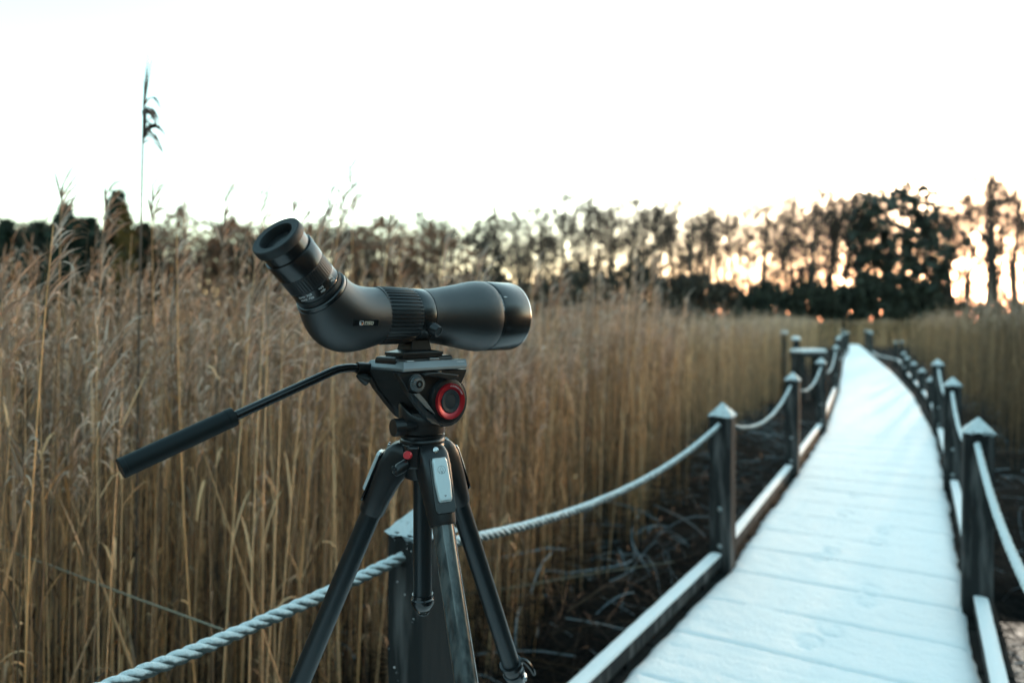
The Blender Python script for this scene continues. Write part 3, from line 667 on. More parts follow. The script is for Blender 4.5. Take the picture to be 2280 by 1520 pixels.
# ------------------------------------------------------------------ tripod
tri = empty('tripod', T + V(0, 0, .012)); tag(tri, 'dark carbon tripod with silver leg tabs standing on the boardwalk', 'tripod')
MB().lathe(T + V(0, 0, 1.120), (0, 0, 1), [(0, .022), (.002, .026), (.030, .028), (.036, .0275), (.040, .031), (.052, .031)], 56).build('hub', M['plastic'], tri)
MB().lathe(T + V(0, 0, 1.158), (0, 0, 1), [(0, .0315), (.004, .0322), (.012, .0322), (.0138, .031)], 56).build('top_plate', M['satin'], tri)
MB().lathe(T + V(0, 0, .942), (0, 0, 1), [(0, .0137), (.20, .0137)], 32).build('centre_column', M['alu'], tri)
MB().lathe(T + V(0, 0, .926), (0, 0, 1), [(0, .008), (.002, .012), (.008, .0155), (.012, .0172), (.017, .0172), (.019, .0155), (.024, .0155)], 36).build('column_end_cap', M['gloss'], tri)
hk = [T + V(.008 * math.cos(a), .004, .924 + .008 * math.sin(a)) for a in np.linspace(math.pi, 2 * math.pi, 9)]
MB().tube([hk[0] + V(0, 0, .006)] + hk + [hk[-1] + V(0, 0, .006)], .0018, 8).build('weight_hook', M['gloss'], tri)
TAN = .42; dn = math.hypot(1, TAN)
for az, big in ((R(-61), 1), (R(180), 0), (R(50), 0)):
    ra = V(math.cos(az), math.sin(az), 0); la = V(-ra.y, ra.x, 0)
    dr = (ra * TAN + V(0, 0, -1)).normalized(); ot = (ra + V(0, 0, TAN)).normalized()
    o0 = T + ra * .050 + V(0, 0, 1.13)
    def lp(t, x=0, y=0): return o0 + dr * t + la * x + ot * y
    leg = MB(); tend = (1.13 - .03) * dn
    leg.tube([lp(.04), lp(.415)], .0152, 40); lg = leg.build('leg', M['carbon'] if big else M['alu'], tri)
    def sub_(mb, name, m, bev=0):
        return mb.build(name, m, lg, bevel=bev, origin=tri.location)
    # shoulder casting
    secs = []
    for t, w, o_, i_ in ((-.047, .015, .002, -.030), (-.042, .019, .009, -.032), (-.032, .0215, .0155, -.034), (-.012, .0225, .0185, -.030), (.012, .0222, .0190, -.023), (.040, .0205, .0190, -.0195), (.062, .0188, .0185, -.0185), (.066, .0178, .0175, -.0175)):
        k = min(1, max(0, (t + .02) / .07)); ex = .55 + .4 * k; sec = []
        for i in range(28):
            a = 2 * math.pi * i / 28; ca, sa = math.cos(a), math.sin(a)
            sec.append(lp(t, w * math.copysign(abs(ca) ** ex, ca), (o_ if sa > 0 else -i_) * math.copysign(abs(sa) ** ex, sa)))
        secs.append(sec)
    sub_(MB().loft(secs), 'shoulder', M['plastic'])
    sub_(MB().lathe(lp(-.036, 0, .0135), ot, [(0, .0042), (.0022, .0042), (.0026, .003)], 20), 'pivot_bolt', M['steel'])
    # recess frame and silver angle tab
    fr = [(-.024, .0125), (-.020, .0138), (.030, .0150), (.047, .0150), (.052, .012), (.052, -.012), (.047, -.0150), (.030, -.0150), (-.020, -.0138), (-.024, -.0125)]
    sub_(MB().prism([lp(t, x, .0176) for t, x in fr], ot * .0028), 'tab_recess', M['gloss'], .0006)
    tb = [(-.0235, .0095), (-.018, .0112), (.012, .0118), (.034, .0100), (.0375, .008), (.0375, -.008), (.034, -.0100), (.012, -.0118), (-.018, -.0112), (-.0235, -.0095)]
    tabo = sub_(MB().loft([[lp(t, x, .0200) for t, x in tb], [lp(t, x, .0232) for t, x in tb], [lp(t * .93 + .0004, x * .86, .0252) for t, x in tb]], smooth=False), 'angle_tab', M['silver'], .0008)
    eb = MB(); ec = (-.006, 0)
    ring_o = [lp(ec[0] + .0058 * math.sin(a), .0058 * math.cos(a), .02535) for a in np.linspace(0, 2 * math.pi, 25)]; ring_i = [lp(ec[0] + .0053 * math.sin(a), .0053 * math.cos(a), .02535) for a in np.linspace(0, 2 * math.pi, 25)]
    for i in range(24): eb.add([ring_o[i], ring_o[i + 1], ring_i[i + 1], ring_i[i]], [(0, 1, 2, 3)])
    for pts in (((-.0108, 0), (-.0008, .0038), (-.0014, .0042), (-.0116, 0)), ((-.0108, 0), (-.0008, -.0038), (-.0014, -.0042), (-.0116, 0)), ((-.005, .0005), (-.0012, .0012), (-.0012, -.0012), (-.005, -.0005)), ((.0285, -.002), (.0285, .002), (.0315, 0), (.0285, -.002))):
        eb.add([lp(t, x, .02538) for t, x in pts], [(0, 1, 2, 3)])
    sub_(eb, 'emblem', M['tray'])
    # flip-lock clamps and lower sections
    for tc, ra_, rb_ in ((.400, .0158, .0130), (.775, .0134, .0106)):
        cl = MB().lathe(lp(tc - .012), dr, [(0, ra_ + .0005), (.0005, ra_ + .0035), (.008, ra_ + .004), (.0085, ra_ + .0022), (.020, ra_ + .001), (.021, ra_ + .003), (.034, ra_ + .0022), (.040, rb_ + .001)], 32)
        co = sub_(cl, 'clamp', M['gloss'])
        sd = (la * -1 if az < 2 else la)
        lev = MB(); side = V(1, -.25, 0); side = (side - dr * side.dot(dr)).normalized()
        arcpts = [lp(tc) + side * (ra_ + .004 + .016 * math.sin(q_)) + dr * (-.018 + .036 * (1 - math.cos(q_))) for q_ in np.linspace(0, 1.5, 8)]
        lev.tube(arcpts, [.003, .0045, .005, .005, .005, .0045, .004, .0025], 8)
        sub_(lev, 'clamp_lever', M['gloss'])
        sub_(MB().lathe(lp(tc + .018) + side * (ra_ + .002), V(0, -1, 0), [(-.004, .004), (.010, .004), (.011, .003)], 14), 'clamp_screw', M['steel'])
    sub_(MB().tube([lp(.40), lp(.79)], .0128, 28), 'middle_section', M['carbon'])
    sub_(MB().tube([lp(.77), lp(tend)], .0104, 24), 'lower_section', M['carbon'])
    sub_(MB().lathe(lp(tend - .01), dr, [(0, .0125), (.012, .014), (.020, .013), (.024, .009)], 20), 'rubber_foot', M['cup'])
# levers between the shoulders, one with a red button
lev = MB(); lev.tube([at(905, 1032, .955), at(890, 1043, .948), at(878, 1056, .944)], [.0075, .0085, .0045], 14); lev.build('column_lever', M['plastic'], tri)
MB().box(at(921, 1018, .965), .008, .006, .016).build('lever_block', M['plastic'], tri, bevel=.003)
rb = at(906, 1016, .944); MB().lathe(rb + V(.001, .008, 0), V(-.10, -1, .25), [(0, .0056), (.008, .0056), (.0088, .005)], 24).build('red_button', M['redflat'], tri)
MB().lathe(at(876, 1044, .938) + V(0, .002, 0), V(-.3, -1, 0), [(0, .004), (.0006, .0036)], 18).build('lever_mark', M['gloss'], tri)

# ------------------------------------------------------------------ reeds
FL = [(-5.4, -2.0), (-2.75, .55), (-.92, 2.28), (.22, 4.25), (1.42, 6.5), (2.7, 9.0), (5.05, 13.5), (7.75, 18.8), (11.1, 25.4), (15, 33.5), (18, 40)]
FR = [(2.8, 1.6), (3.9, 3.7), (4.75, 5.4), (5.98, 8.0), (8.1, 12.1), (10.9, 16.8), (14.3, 23.4), (18.3, 30.8), (22, 38)]
def edge_sampler(P):
    C = np.array(catmull(P, 20)); a = np.concatenate([[0], np.cumsum(np.linalg.norm(np.diff(C, axis=0), axis=1))])
    def f(s, d, sg):
        x = np.interp(s, a, C[:, 0]); y = np.interp(s, a, C[:, 1]); x2 = np.interp(s + .2, a, C[:, 0]); y2 = np.interp(s + .2, a, C[:, 1]); dx = x2 - x; dy = y2 - y; n = np.hypot(dx, dy) + 1e-9
        return x - sg * dy / n * d, y + sg * dx / n * d
    return f, a[-1]
fL, lenL = edge_sampler(FL); fR, lenR = edge_sampler(FR)
PAL = np.array([(.78, .57, .33), (.70, .48, .26), (.80, .60, .37), (.66, .47, .28), (.72, .46, .23), (.52, .38, .25), (.22, .165, .11), (.17, .13, .09), (.27, .20, .135), (.14, .11, .08), (.20, .15, .10), (.34, .25, .17)]) * np.array([1.1, .94, .84])
def reed_arrays(nb, x, y, H, lod, plume_p=.62, lean=.05, thick=1.0, dark=1.0):
    n = len(x); base = np.stack([x, y, ground_z(x, y) - .05], 1); H = H + .05
    th = rng.random(n) * 2 * np.pi; ln = np.abs(rng.normal(0, lean, n)) + .008
    L = np.stack([np.cos(th) * ln + .012, np.sin(th) * ln, np.zeros(n)], 1); cv = rng.normal(0, .02, (n, 2))
    K = 6 if lod == 0 else (4 if lod == 1 else 3); t = np.linspace(0, 1, K)
    def pos(tt): 
        tt = np.asarray(tt)
        p = base[:, None] + L[:, None] * (H[:, None] * tt ** 1.35)[..., None]
        p[..., 2] += H[:, None] * tt * (1 - .5 * ln[:, None] ** 2); p[..., 0] += cv[:, :1] * np.sin(tt * 4) * .5; p[..., 1] += cv[:, 1:] * np.sin(tt * 4) * .5
        return p
    tt = np.broadcast_to(t, (n, K)); cl = pos(tt)
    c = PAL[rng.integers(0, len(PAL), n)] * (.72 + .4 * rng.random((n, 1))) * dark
    r0 = (.0014 + .0016 * rng.random(n)) * thick; rad = r0[:, None] * (1.12 - .72 * t[None])
    nb.tubes(cl, rad, c, 3)
    # dry leaf blades
    nl = 2 if lod < 2 else 1
    for j in range(nl):
        f = .22 + .68 * rng.random((n, 1)); p0 = pos(f)[:, 0]; a = rng.random(n) * 2 * np.pi; Ln = .10 + .22 * rng.random(n); up = rng.uniform(.5, 1.3, n); dr_ = rng.uniform(.0, .9, n)
        k = np.linspace(0, 1, 4); hd = np.stack([np.cos(a), np.sin(a)], 1)
        b = np.zeros((n, 4, 3)); b[..., :2] = hd[:, None] * (k * Ln[:, None] * .38)[..., None]; b[..., 2] = (k * up[:, None] - k ** 2 * dr_[:, None]) * Ln[:, None]
        w = (.002 + .003 * rng.random((n, 1))) * thick * np.array([.8, 1, .75, .08])
        side = np.stack([-np.sin(a), np.cos(a), rng.normal(0, .5, n)], 1); nb.strips(p0[:, None] + b, w, side, c * (.8 + .35 * rng.random((n, 1))))
    # nodding plumes
    sel = rng.random(n) < plume_p
    m_ = int(sel.sum())
    if m_ == 0: return
    ns = 18 if lod == 0 else (8 if lod == 1 else 4); wd = rng.normal(.25, .9, m_); pc = np.array([.60, .42, .31]) * (.55 + .6 * rng.random((m_, 1))) + np.array([.03, .02, .01]) * rng.random((m_, 1))
    size = (.5 + .6 * rng.random(m_))
    for j in range(ns):
        f = 1.0 - (.15 * rng.random(m_)) * size; P = pos(np.broadcast_to(f[:, None], (m_, 1)) if m_ == n else np.where(sel, 0, 0)[:, None])[:, 0] if m_ == n else None
        ff = np.zeros(n); ff[sel] = f; P = pos(ff[:, None])[sel][:, 0]
        a = wd + rng.normal(0, .75, m_); Ln = (.05 + .09 * rng.random(m_)) * size; k = np.linspace(0, 1, 4 if lod == 0 else 3)
        hd = np.stack([np.cos(a), np.sin(a)], 1); b = np.zeros((m_, len(k), 3)); b[..., :2] = hd[:, None] * (k ** .9 * Ln[:, None] * .5)[..., None]
        b[..., 2] = (k * rng.uniform(.8, 1.7, (m_, 1)) - k ** 2 * rng.uniform(.3, 1.4, (m_, 1))) * Ln[:, None]
        w = (.0018 + .0028 * rng.random((m_, 1))) * thick * np.interp(k, [0, .45, 1], [.35, 1, .15]); side = np.stack([-np.sin(a), np.cos(a), rng.normal(0, .7, m_)], 1)
        nb.strips(P[:, None] + b, w, side, pc * (.75 + .5 * rng.random((m_, 1))))
def hscale(x, y): return np.interp(x, [-1.2, .6], [.955, .97]) * (.93 + .14 * vnoise(x * .9, y * .9, 31) + .05 * (vnoise(x * 3, y * 3, 32) - .5))
def scatter(f, sg, s0, s1, d0, d1, dens, power=1.0):
    n = int((s1 - s0) * (d1 - d0) * dens); s = rng.uniform(s0, s1, n); d = d0 + (d1 - d0) * rng.random(n) ** power + .12 * np.sin(s * 2.1) + .08 * np.sin(s * 5.3 + 1)
    return f(s, d, sg)
nb = NB()
x, y = scatter(fL, 1, 0, 14, -.1, 1.3, 90); reed_arrays(nb, x, y, rng.uniform(.35, 1.0, len(x)), 1, 0, lean=.28, dark=.22)  # short broken stems at the foot, coloured dark to paint in the shade there
x, y = scatter(fL, 1, 0, 12, 0, 1.5, 330, .9); reed_arrays(nb, x, y, rng.normal(1.74, .2, len(x)) * hscale(x, y), 0, .62, lean=.045)
x, y = scatter(fL, 1, 0, 12, 1.5, 5.5, 36); reed_arrays(nb, x, y, rng.normal(1.86, .2, len(x)) * hscale(x, y), 1, .8)
x, y = scatter(fL, 1, 0, 12, .1, 4, 5); reed_arrays(nb, x, y, rng.normal(2.15, .15, len(x)) * hscale(x, y), 0, .9)
x, y = scatter(fL, 1, 12, 26, 0, 1.4, 110, .9); reed_arrays(nb, x, y, rng.normal(1.78, .12, len(x)) * hscale(x, y), 1, .6, thick=1.15)
x, y = scatter(fL, 1, 12, 26, 1.4, 6, 18); reed_arrays(nb, x, y, rng.normal(1.85, .14, len(x)) * hscale(x, y), 2, .8, thick=1.3)
x, y = scatter(fL, 1, 26, lenL, 0, 3, 34); reed_arrays(nb, x, y, rng.normal(1.88, .12, len(x)) * hscale(x, y), 2, .7, thick=2.0)
for (x0, x1, y0, y1) in ((.9, 6, -4.5, -1.0), (-.6, 3, -6.5, -4.2), (-9, -5.6, -5, -1)):  # unseen reeds added around the viewpoint to shade off low sky light
    n = int((x1 - x0) * (y1 - y0) * 70); reed_arrays(nb, rng.uniform(x0, x1, n), rng.uniform(y0, y1, n), rng.normal(1.95, .15, n), 2, .6, thick=1.4)
x, y = scatter(fR, -1, 0, 3, .3, 3, 70); reed_arrays(nb, x, y, rng.normal(1.95, .12, len(x)), 2, .6, thick=1.3)  # near right reeds, out of view, added for the same shading
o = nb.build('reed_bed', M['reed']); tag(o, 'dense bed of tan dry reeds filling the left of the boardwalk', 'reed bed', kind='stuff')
nb = NB()
x, y = scatter(fR, -1, 3, 14, 0, 1.6, 85, .9); reed_arrays(nb, x, y, rng.normal(2.2, .15, len(x)) * hscale(x, y), 1, .7, thick=1.15, dark=.4)  # dark: backlit shade of the right bank put into the stem colour
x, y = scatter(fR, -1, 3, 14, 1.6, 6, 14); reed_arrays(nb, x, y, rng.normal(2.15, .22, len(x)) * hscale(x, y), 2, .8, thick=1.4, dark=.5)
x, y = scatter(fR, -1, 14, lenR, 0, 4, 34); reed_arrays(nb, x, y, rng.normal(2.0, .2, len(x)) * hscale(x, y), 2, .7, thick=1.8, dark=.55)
o = nb.build('reed_bed', M['reed']); tag(o, 'shade-coloured reed bed with sunlit tops right of the boardwalk', 'reed bed', kind='stuff')
nb = NB(); n = 4200
x = rng.uniform(-30, 62, n); y = rng.uniform(43, 52, n); reed_arrays(nb, x, y, rng.normal(1.85, .08, n), 2, .7, thick=4.5)
o = nb.build('reed_bed', M['reed']); tag(o, 'distant low reed strip in front of the wood where the boardwalk ends', 'reed bed', kind='stuff')

# separate reeds along the front of the bed: a few kinds, copied
def single_reed(H, seed, bend, plume, nleaf, tall=False):
    r = random.Random(seed); st = MB()
    pts = [V(bend * (k / 9) ** 2 * H, bend * .35 * math.sin(k * .8) * .1, H * k / 9) for k in range(10)]
    c = np.array([.12, .09, .07]) if tall else PAL[r.randrange(len(PAL))] * r.uniform(.75, 1.15)
    def col_(o_, cc):
        a = o_.data.color_attributes.new('tint', 'FLOAT_COLOR', 'POINT'); a.data.foreach_set('color', np.tile(np.array([*cc, 1], np.float32), len(o_.data.vertices)))
    t = empty('reed')
    st.tube(pts, [(.0030 - .0016 * k / 9) * (2.3 if tall else 1) for k in range(10)], 6); so = st.build('stem', M['reed'], t); col_(so, c)
    def P(f): i = min(8, int(f * 9)); g = f * 9 - i; return pts[i].lerp(pts[i + 1], g)
    for k in range(nleaf):
        f = r.uniform(.3, .9); a = r.uniform(0, 6.28); Ln = r.uniform(.12, .26); b = MB(); up, dr_ = r.uniform(.6, 1.2), r.uniform(.2, .9); side = V(-math.sin(a), math.cos(a), r.uniform(-.4, .4)); vs = []
        for q_ in range(7):
            g = q_ / 6; c0 = P(f) + V(math.cos(a) * g * Ln * .4, math.sin(a) * g * Ln * .4, (up * g - dr_ * g * g) * Ln); w = .0036 * [.6, 1, 1, .9, .7, .45, .06][q_]; vs += [c0 - side * w, c0 + side * w]
        b.add(vs, [(2 * i, 2 * i + 1, 2 * i + 3, 2 * i + 2) for i in range(6)], True); lo = b.build('leaf', M['reed'], t); col_(lo, c * r.uniform(.7, 1.1))
    if plume:
        b = MB(); Lp = .15 if tall else r.uniform(.16, .26)
        for k in range(26 if not tall else 20):
            f = 1 - Lp / H * r.random(); a = r.gauss(.1, .55 if tall else .8); Ln = (r.uniform(.07, .16) if not tall else r.uniform(.05, .11) + .04 * ((1 - f) * H / Lp)) ; side = V(-math.sin(a), math.cos(a), r.uniform(-.6, .6)); vs = []; up, dr_ = (r.uniform(.5, 1.4), r.uniform(.9, 1.9)) if tall else (r.uniform(.9, 1.6), r.uniform(.3, 1.1))
            for q_ in range(6):
                g = q_ / 5; c0 = P(f) + V(math.cos(a) * g * Ln * .75, math.sin(a) * g * Ln * .75, (up * g - dr_ * g * g) * Ln); w = (.0085 if tall else .0036) * [.4, .8, 1, .85, .5, .08][q_]; vs += [c0 - side * w, c0 + side * w]
            b.add(vs, [(2 * i, 2 * i + 1, 2 * i + 3, 2 * i + 2) for i in range(5)], True)
        po = b.build('plume', M['reed'], t); col_(po, (.09, .055, .038) if tall else (.56, .39, .29))
    return t
# the tall lone reed against the sky
pt_ = at(300, 715, 2.35); tl = single_reed(2.58, 3, .012, True, 0, tall=True); tl.location = (pt_.x, pt_.y, GZ - .02); tag(tl, 'single very tall reed with drooping plume rising alone into the sky', 'reed', 'single reeds at the front of the bed')
b = MB(); top = V(.012 * 2.58, 0, 2.58)
for k in range(7): b.tube([top - V(0, 0, .03), top + V(.008 * (k % 3) + .008, .004 * (k - 3), .07 + .015 * k)], [.0035, .0008], 4)
ob = b.build('plume_tip', M['reed'], tl, origin=(0, 0, 0)); a = ob.data.color_attributes.new('tint', 'FLOAT_COLOR', 'POINT'); a.data.foreach_set('color', np.tile(np.array([.25, .2, .15, 1], np.float32), len(ob.data.vertices)))
thin = [(360, 395, 2.5, 'slim reed with curved dark plume just right of the tall lone reed'), (236, 412, 2.4, 'slim reed tip left of the tall lone reed above the conifer'), (482, 405, 2.7, 'slim feathery reed tip left of the eyecup against the sky'), (600, 430, 2.9, 'short feathery reed tip directly above the eyecup'), (655, 440, 3.0, 'feathery reed tip just right of the eyecup'), (718, 435, 3.0, 'lone feathery reed tip right of the eyepiece'), (803, 378, 3.2, 'tall thin reed tip standing above the middle of the scope'), (135, 420, 2.3, 'wispy reed tip at the far left skyline')]
for i, (px, ty, D, lb) in enumerate(thin):
    zt = CAMZ + (HY - ty) / F * D; o = single_reed(zt - GZ + .03, 60 + i, .015 * (i % 3 - .5), True, 1); p0 = at(px - 12, 715, D); o.location = (p0.x, p0.y, GZ - .03); o.rotation_euler = (0, 0, .3 * (i % 3)); tag(o, lb, 'reed', 'reed tips standing above the bed')
kinds = [single_reed(2.0, 21, .03, True, 2), single_reed(1.85, 22, -.04, True, 2), single_reed(2.2, 23, .05, True, 2), single_reed(1.45, 24, .02, False, 1), single_reed(1.7, 25, -.02, True, 2)]
rr = random.Random(9)
for i in range(110):
    s = rr.uniform(2.2, 11); d = rr.uniform(-.12, .12); x, y = fL(np.array([s]), np.array([d]), 1); k = kinds[i % 5]
    o = k if i < 5 else copy_tree(k)
    o.location = (float(x[0]), float(y[0]), GZ - .03); o.rotation_euler = (rr.gauss(0, .05), rr.gauss(0, .05), rr.uniform(-.6, .6)); sc = rr.uniform(.92, 1.1); o.scale = (1, 1, sc)
    tag(o, 'slender tan reed in the front row of the left reed bed', 'reed', 'front row reeds of the left bed')
for (px, py, D, px2, py2, lab) in ((150, 1090, 2.1, 270, 1420, 'orange brown broken reed leaning left under the tripod handle'), (-60, 1200, 2.0, 300, 1330, 'pale reed stalk lying almost level at the far left'), (1500, 1250, 3.6, 1180, 1300, 'pale bent reed stalk reaching over the dark gap near the rope'), (430, 940, 2.3, 560, 1330, 'straight reddish reed leaning across the stems below the handle')):
    p0, p1 = at(px2, py2, D), at(px, py, D + .12); d = p1 - p0; t = empty('leaning_reed', p0 - d * .5)
    b = MB().tube([p0 - d * .5, p0, p0.lerp(p1, .5) + V(0, 0, .006), p1], [.0030, .0029, .0026, .0018] if 'pale' in lab else [.0042, .0040, .0036, .0026], 7); ob = b.build('stem', M['reed'], t); a = ob.data.color_attributes.new('tint', 'FLOAT_COLOR', 'POINT'); a.data.foreach_set('color', np.tile(np.array([.42, .24, .12, 1] if 'pale' not in lab else [.26, .23, .17, 1], np.float32), len(ob.data.vertices)))
    tag(t, lab, 'reed')

# broken, frosted stems lying on the mud
nb = NB()
def debris(f, sg, s0, s1, d0, d1, n):
    s = rng.uniform(s0, s1, n); d = rng.uniform(d0, d1, n); x, y = f(s, d, sg); a = rng.random(n) * 2 * np.pi; el = np.abs(rng.normal(.0, .45, n)); Ln = rng.uniform(.15, .7, n); K = 5; k = np.linspace(0, 1, K)
    cl = np.zeros((n, K, 3)); hd = np.stack([np.cos(a), np.sin(a)], 1); cl[..., :2] = np.stack([x, y], 1)[:, None] + hd[:, None] * (k * (Ln * np.cos(el))[:, None])[..., None]
    bend = rng.normal(0, .5, (n, 1)); cl[..., 0] += bend * -np.sin(a)[:, None] * k ** 2 * Ln[:, None] * .5; cl[..., 1] += bend * np.cos(a)[:, None] * k ** 2 * Ln[:, None] * .5
    cl[..., 2] = (ground_z(x, y) + .02 + .34 * rng.random(n) ** 1.6)[:, None] + (np.sin(el) * Ln)[:, None] * (k * 1.2 - .8 * k ** 2)[None] * rng.uniform(.5, 1.4, (n, 1))
    cl[..., 2] = np.minimum(cl[..., 2], -.06)
    wf = rng.random(n) < .65; c = PAL[rng.integers(0, len(PAL), n)] * (.015 + .05 * rng.random((n, 1)) ** 2); c = np.where(rng.random((n, 1)) < .10, np.array([[.34, .42, .46]]) * (.5 + .7 * rng.random((n, 1))), c)
    nb.tubes(cl[wf], np.broadcast_to((.0014 + .0018 * rng.random((int(wf.sum()), 1))), (int(wf.sum()), K)), c[wf], 5)
    v = ~wf; side = np.stack([-np.sin(a), np.cos(a), rng.normal(0, .6, n)], 1)
    nb.strips(cl[v], (.0014 + .002 * rng.random((int(v.sum()), 1))) * np.array([.7, 1, 1, .8, .2]), side[v], c[v])
debris(fL, 1, 1.5, 16, -1.05, .5, 5200); debris(fR, -1, 0, 13, -1.5, .6, 2600)
o = nb.build('broken_reeds', M['debris']); tag(o, 'tangle of dark broken frosted reed stems on the mud', 'broken reeds', kind='stuff')

# ------------------------------------------------------------------ trees
class TreeB:
    def __init__(s, seed): s.r = random.Random(seed); s.cl = {}; 
    def seg(s, pts, rads): s.cl.setdefault(len(pts), ([], [])); s.cl[len(pts)][0].append(pts); s.cl[len(pts)][1].append(rads)
def bare_tree(seed, H=15.0, crown=.45, spread=3.2, tw=1.0, tintb=(.05, .047, .045), tintt=(.075, .06, .052), lobes=False):
    r = random.Random(seed); trunk = MB(); big = ([], []); tw4 = ([], [])
    lean = r.uniform(-.04, .04); tp = []
    for k in range(11): t = k / 10; tp.append(V(lean * H * t + .25 * math.sin(t * 5 + seed), .2 * math.sin(t * 4 + seed * 2), H * .96 * t))
    trunk.tube(tp, [.30 * (1 - .92 * k / 10) + .02 for k in range(11)], 7)
    if r.random() < .45:
        i = r.randint(3, 4); p = tp[i]; d = V(r.uniform(-.5, .5), r.uniform(-.3, .3), 1); trunk.tube([p + d * (H * .1 * k) * 1.0 + V(.2 * math.sin(k), 0, 0) for k in range(6)], [.12 * (1 - k / 5.6) + .01 for k in range(6)], 6)
    def P(t): i = min(9, int(t * 10)); return tp[i].lerp(tp[i + 1], t * 10 - i)
    def branch(p, d, L, rad, lev):
        K = 4; pts = [p]; dd = d.copy()
        for k in range(K - 1):
            dd = (dd + V(r.gauss(0, .16), r.gauss(0, .16), r.gauss(.07, .10))).normalized(); pts.append(pts[-1] + dd * (L / (K - 1)))
        rads = [rad * (1 - .75 * k / (K - 1)) for k in range(K)]
        big[0].append([tuple(q_) for q_ in pts]); big[1].append(rads)
        if lev == 0: return
        n = {3: 6, 2: 5, 1: 8}[lev]
        for j in range(n):
            f = r.uniform(.25, 1.0); i = min(K - 2, int(f * (K - 1))); q_ = pts[i].lerp(pts[i + 1], f * (K - 1) - i)
            a = V(r.gauss(0, 1), r.gauss(0, 1), r.gauss(.25, .7)).normalized(); nd = (dd * .75 + a * .85).normalized()
            branch(q_, nd, L * r.uniform(.38, .62), max(rad * .55, .0185 * tw), lev - 1)
    nprim = 17
    for j in range(nprim):
        t = crown + (1 - crown) * (j + r.random()) / nprim; a = j * 2.4 + r.uniform(-.5, .5); u_ = (t - crown) / (1 - crown)
        Lp = spread * (math.sin(math.pi * min(1, .18 + .78 * u_)) * .9 + .22) * r.uniform(.7, 1.15)
        d = V(math.cos(a), math.sin(a), .35 + .9 * u_).normalized(); branch(P(min(t, .995)), d, Lp, .055 * (1.1 - u_ * .6), 3)
    for j in range(15):
        a = r.uniform(0, 6.3); branch(P(r.uniform(.08, crown)), V(math.cos(a), math.sin(a), .1).normalized(), spread * r.uniform(.25, .5), .03, 2)
    nb_ = NB(); cl = np.array(big[0]); rd = np.array(big[1]); n = len(cl); cc = np.array(tintt) * (.6 + .8 * rng.random((n, 1)))
    nb_.tubes(cl, rd, cc, 3)
    return trunk, nb_, tintb
def tree_obj(name, trunk, nb_, tintb, m2='bark'):
    t = empty(name); tr = trunk.build('trunk', M['bark'], t); a = tr.data.color_attributes.new('tint', 'FLOAT_COLOR', 'POINT'); a.data.foreach_set('color', np.tile(np.array([*tintb, 1], np.float32), len(tr.data.vertices)))
    nb_.build('crown', M[m2], t); return t
def leafy(seed, H, prof, n, size, tint, z0, lump=.5):
    r_ = np.random.default_rng(seed); nb_ = NB(); zz = z0 + (H - z0) * r_.random(n); a = r_.random(n) * 2 * np.pi; u_ = (zz - z0) / (H - z0)
    lum = 1 + lump * (vnoise(np.cos(a) * 2 + u_ * 5 + seed, np.sin(a) * 2 + u_ * 3, seed) - .5) * 1.6
    rad = prof(u_) * lum * (r_.random(n) ** .45); c0 = np.stack([np.cos(a) * rad, np.sin(a) * rad, zz], 1)
    p = c0[:, None] + r_.normal(0, size, (n, 3, 3)); c = np.array(tint) * (.45 + 1.1 * r_.random((n, 1))); nb_.tris(p, c)
    tr = MB().tube([V(.15 * math.sin(k), 0, H * .96 * k / 6) for k in range(7)], [.2 * (1 - .9 * k / 6) for k in range(7)], 7); return tr, nb_, (.045, .04, .036)
TG = 'bare trees of the wood behind the reeds'
bushy = tree_obj('bushy_bare_tree', *bare_tree(77, 15, .06, 2.2))
bares = [tree_obj('bare_tree', *bare_tree(40 + i, 15, c_, s_)) for i, (c_, s_) in enumerate(((.42, 3.0), (.50, 2.6), (.36, 3.4), (.55, 3.2), (.45, 2.3)))]
HT = 15.0
used = set()
def put_tree(proto, px, topy, D, label, cat='tree', group=TG, H0=HT, wx=1.0, zb=-.5):
    o = proto if proto.name not in used else copy_tree(proto)
    if proto.name not in used: used.add(proto.name)
    p = at(px, 715, D); H = (CAMZ + (HY - topy) / F * D - zb) * 1.05; sc = H / H0
    o.location = (p.x, D, zb); o.rotation_euler = (0, 0, rr.uniform(0, 6.28)); o.scale = (sc * wx, sc * wx, sc); tag(o, label, cat, group); return o
front = [(1150, 492, 78, 1.0), (1205, 478, 80, .9), (1262, 452, 76, 1.15), (1312, 470, 82, .9), (1362, 474, 79, .9), (1412, 446, 77, 1.0), (1470, 464, 80, .95), (1543, 468, 78, 1.0), (1578, 482, 84, .85), (1632, 492, 80, .5),
         (1705, 462, 76, 1.05), (1752, 452, 79, .9), (1812, 440, 75, 1.0), (1848, 452, 81, .85), (1905, 440, 78, 1.1), (2112, 458, 78, .9), (2150, 445, 80, .8), (2200, 404, 72, 1.1), (2258, 424, 74, .95), (2345, 430, 76, 1.0), (2420, 440, 78, 1.1)]
for i, (px, ty, D, wx) in enumerate(front):
    lab = {9: 'thin lone bare tree in the low gap of the wood', 17: 'tallest bare tree at the right edge against the sun glow', 2: 'broad round crowned bare tree rising highest in the middle of the wood', 18: 'dark bare tree cut by the right edge of the view'}.get(i, 'slender bare winter tree in the front row of the wood behind the reeds')
    put_tree(bares[i % 5], px, ty, D, lab, wx=wx)
for i in range(52):
    px = 1120 + i * 24 + rr.uniform(-14, 14); px = px if not 2135 < px < 2290 or i % 2 else px - 300; put_tree(bares[(i * 3 + 1) % 5], px, (500 if px < 1650 else 480) + rr.uniform(-22, 50), rr.uniform(90, 118), 'bare tree half hidden in the back rows of the wood', group='bare trees in the back rows of the wood', wx=rr.uniform(.8, 1.1))
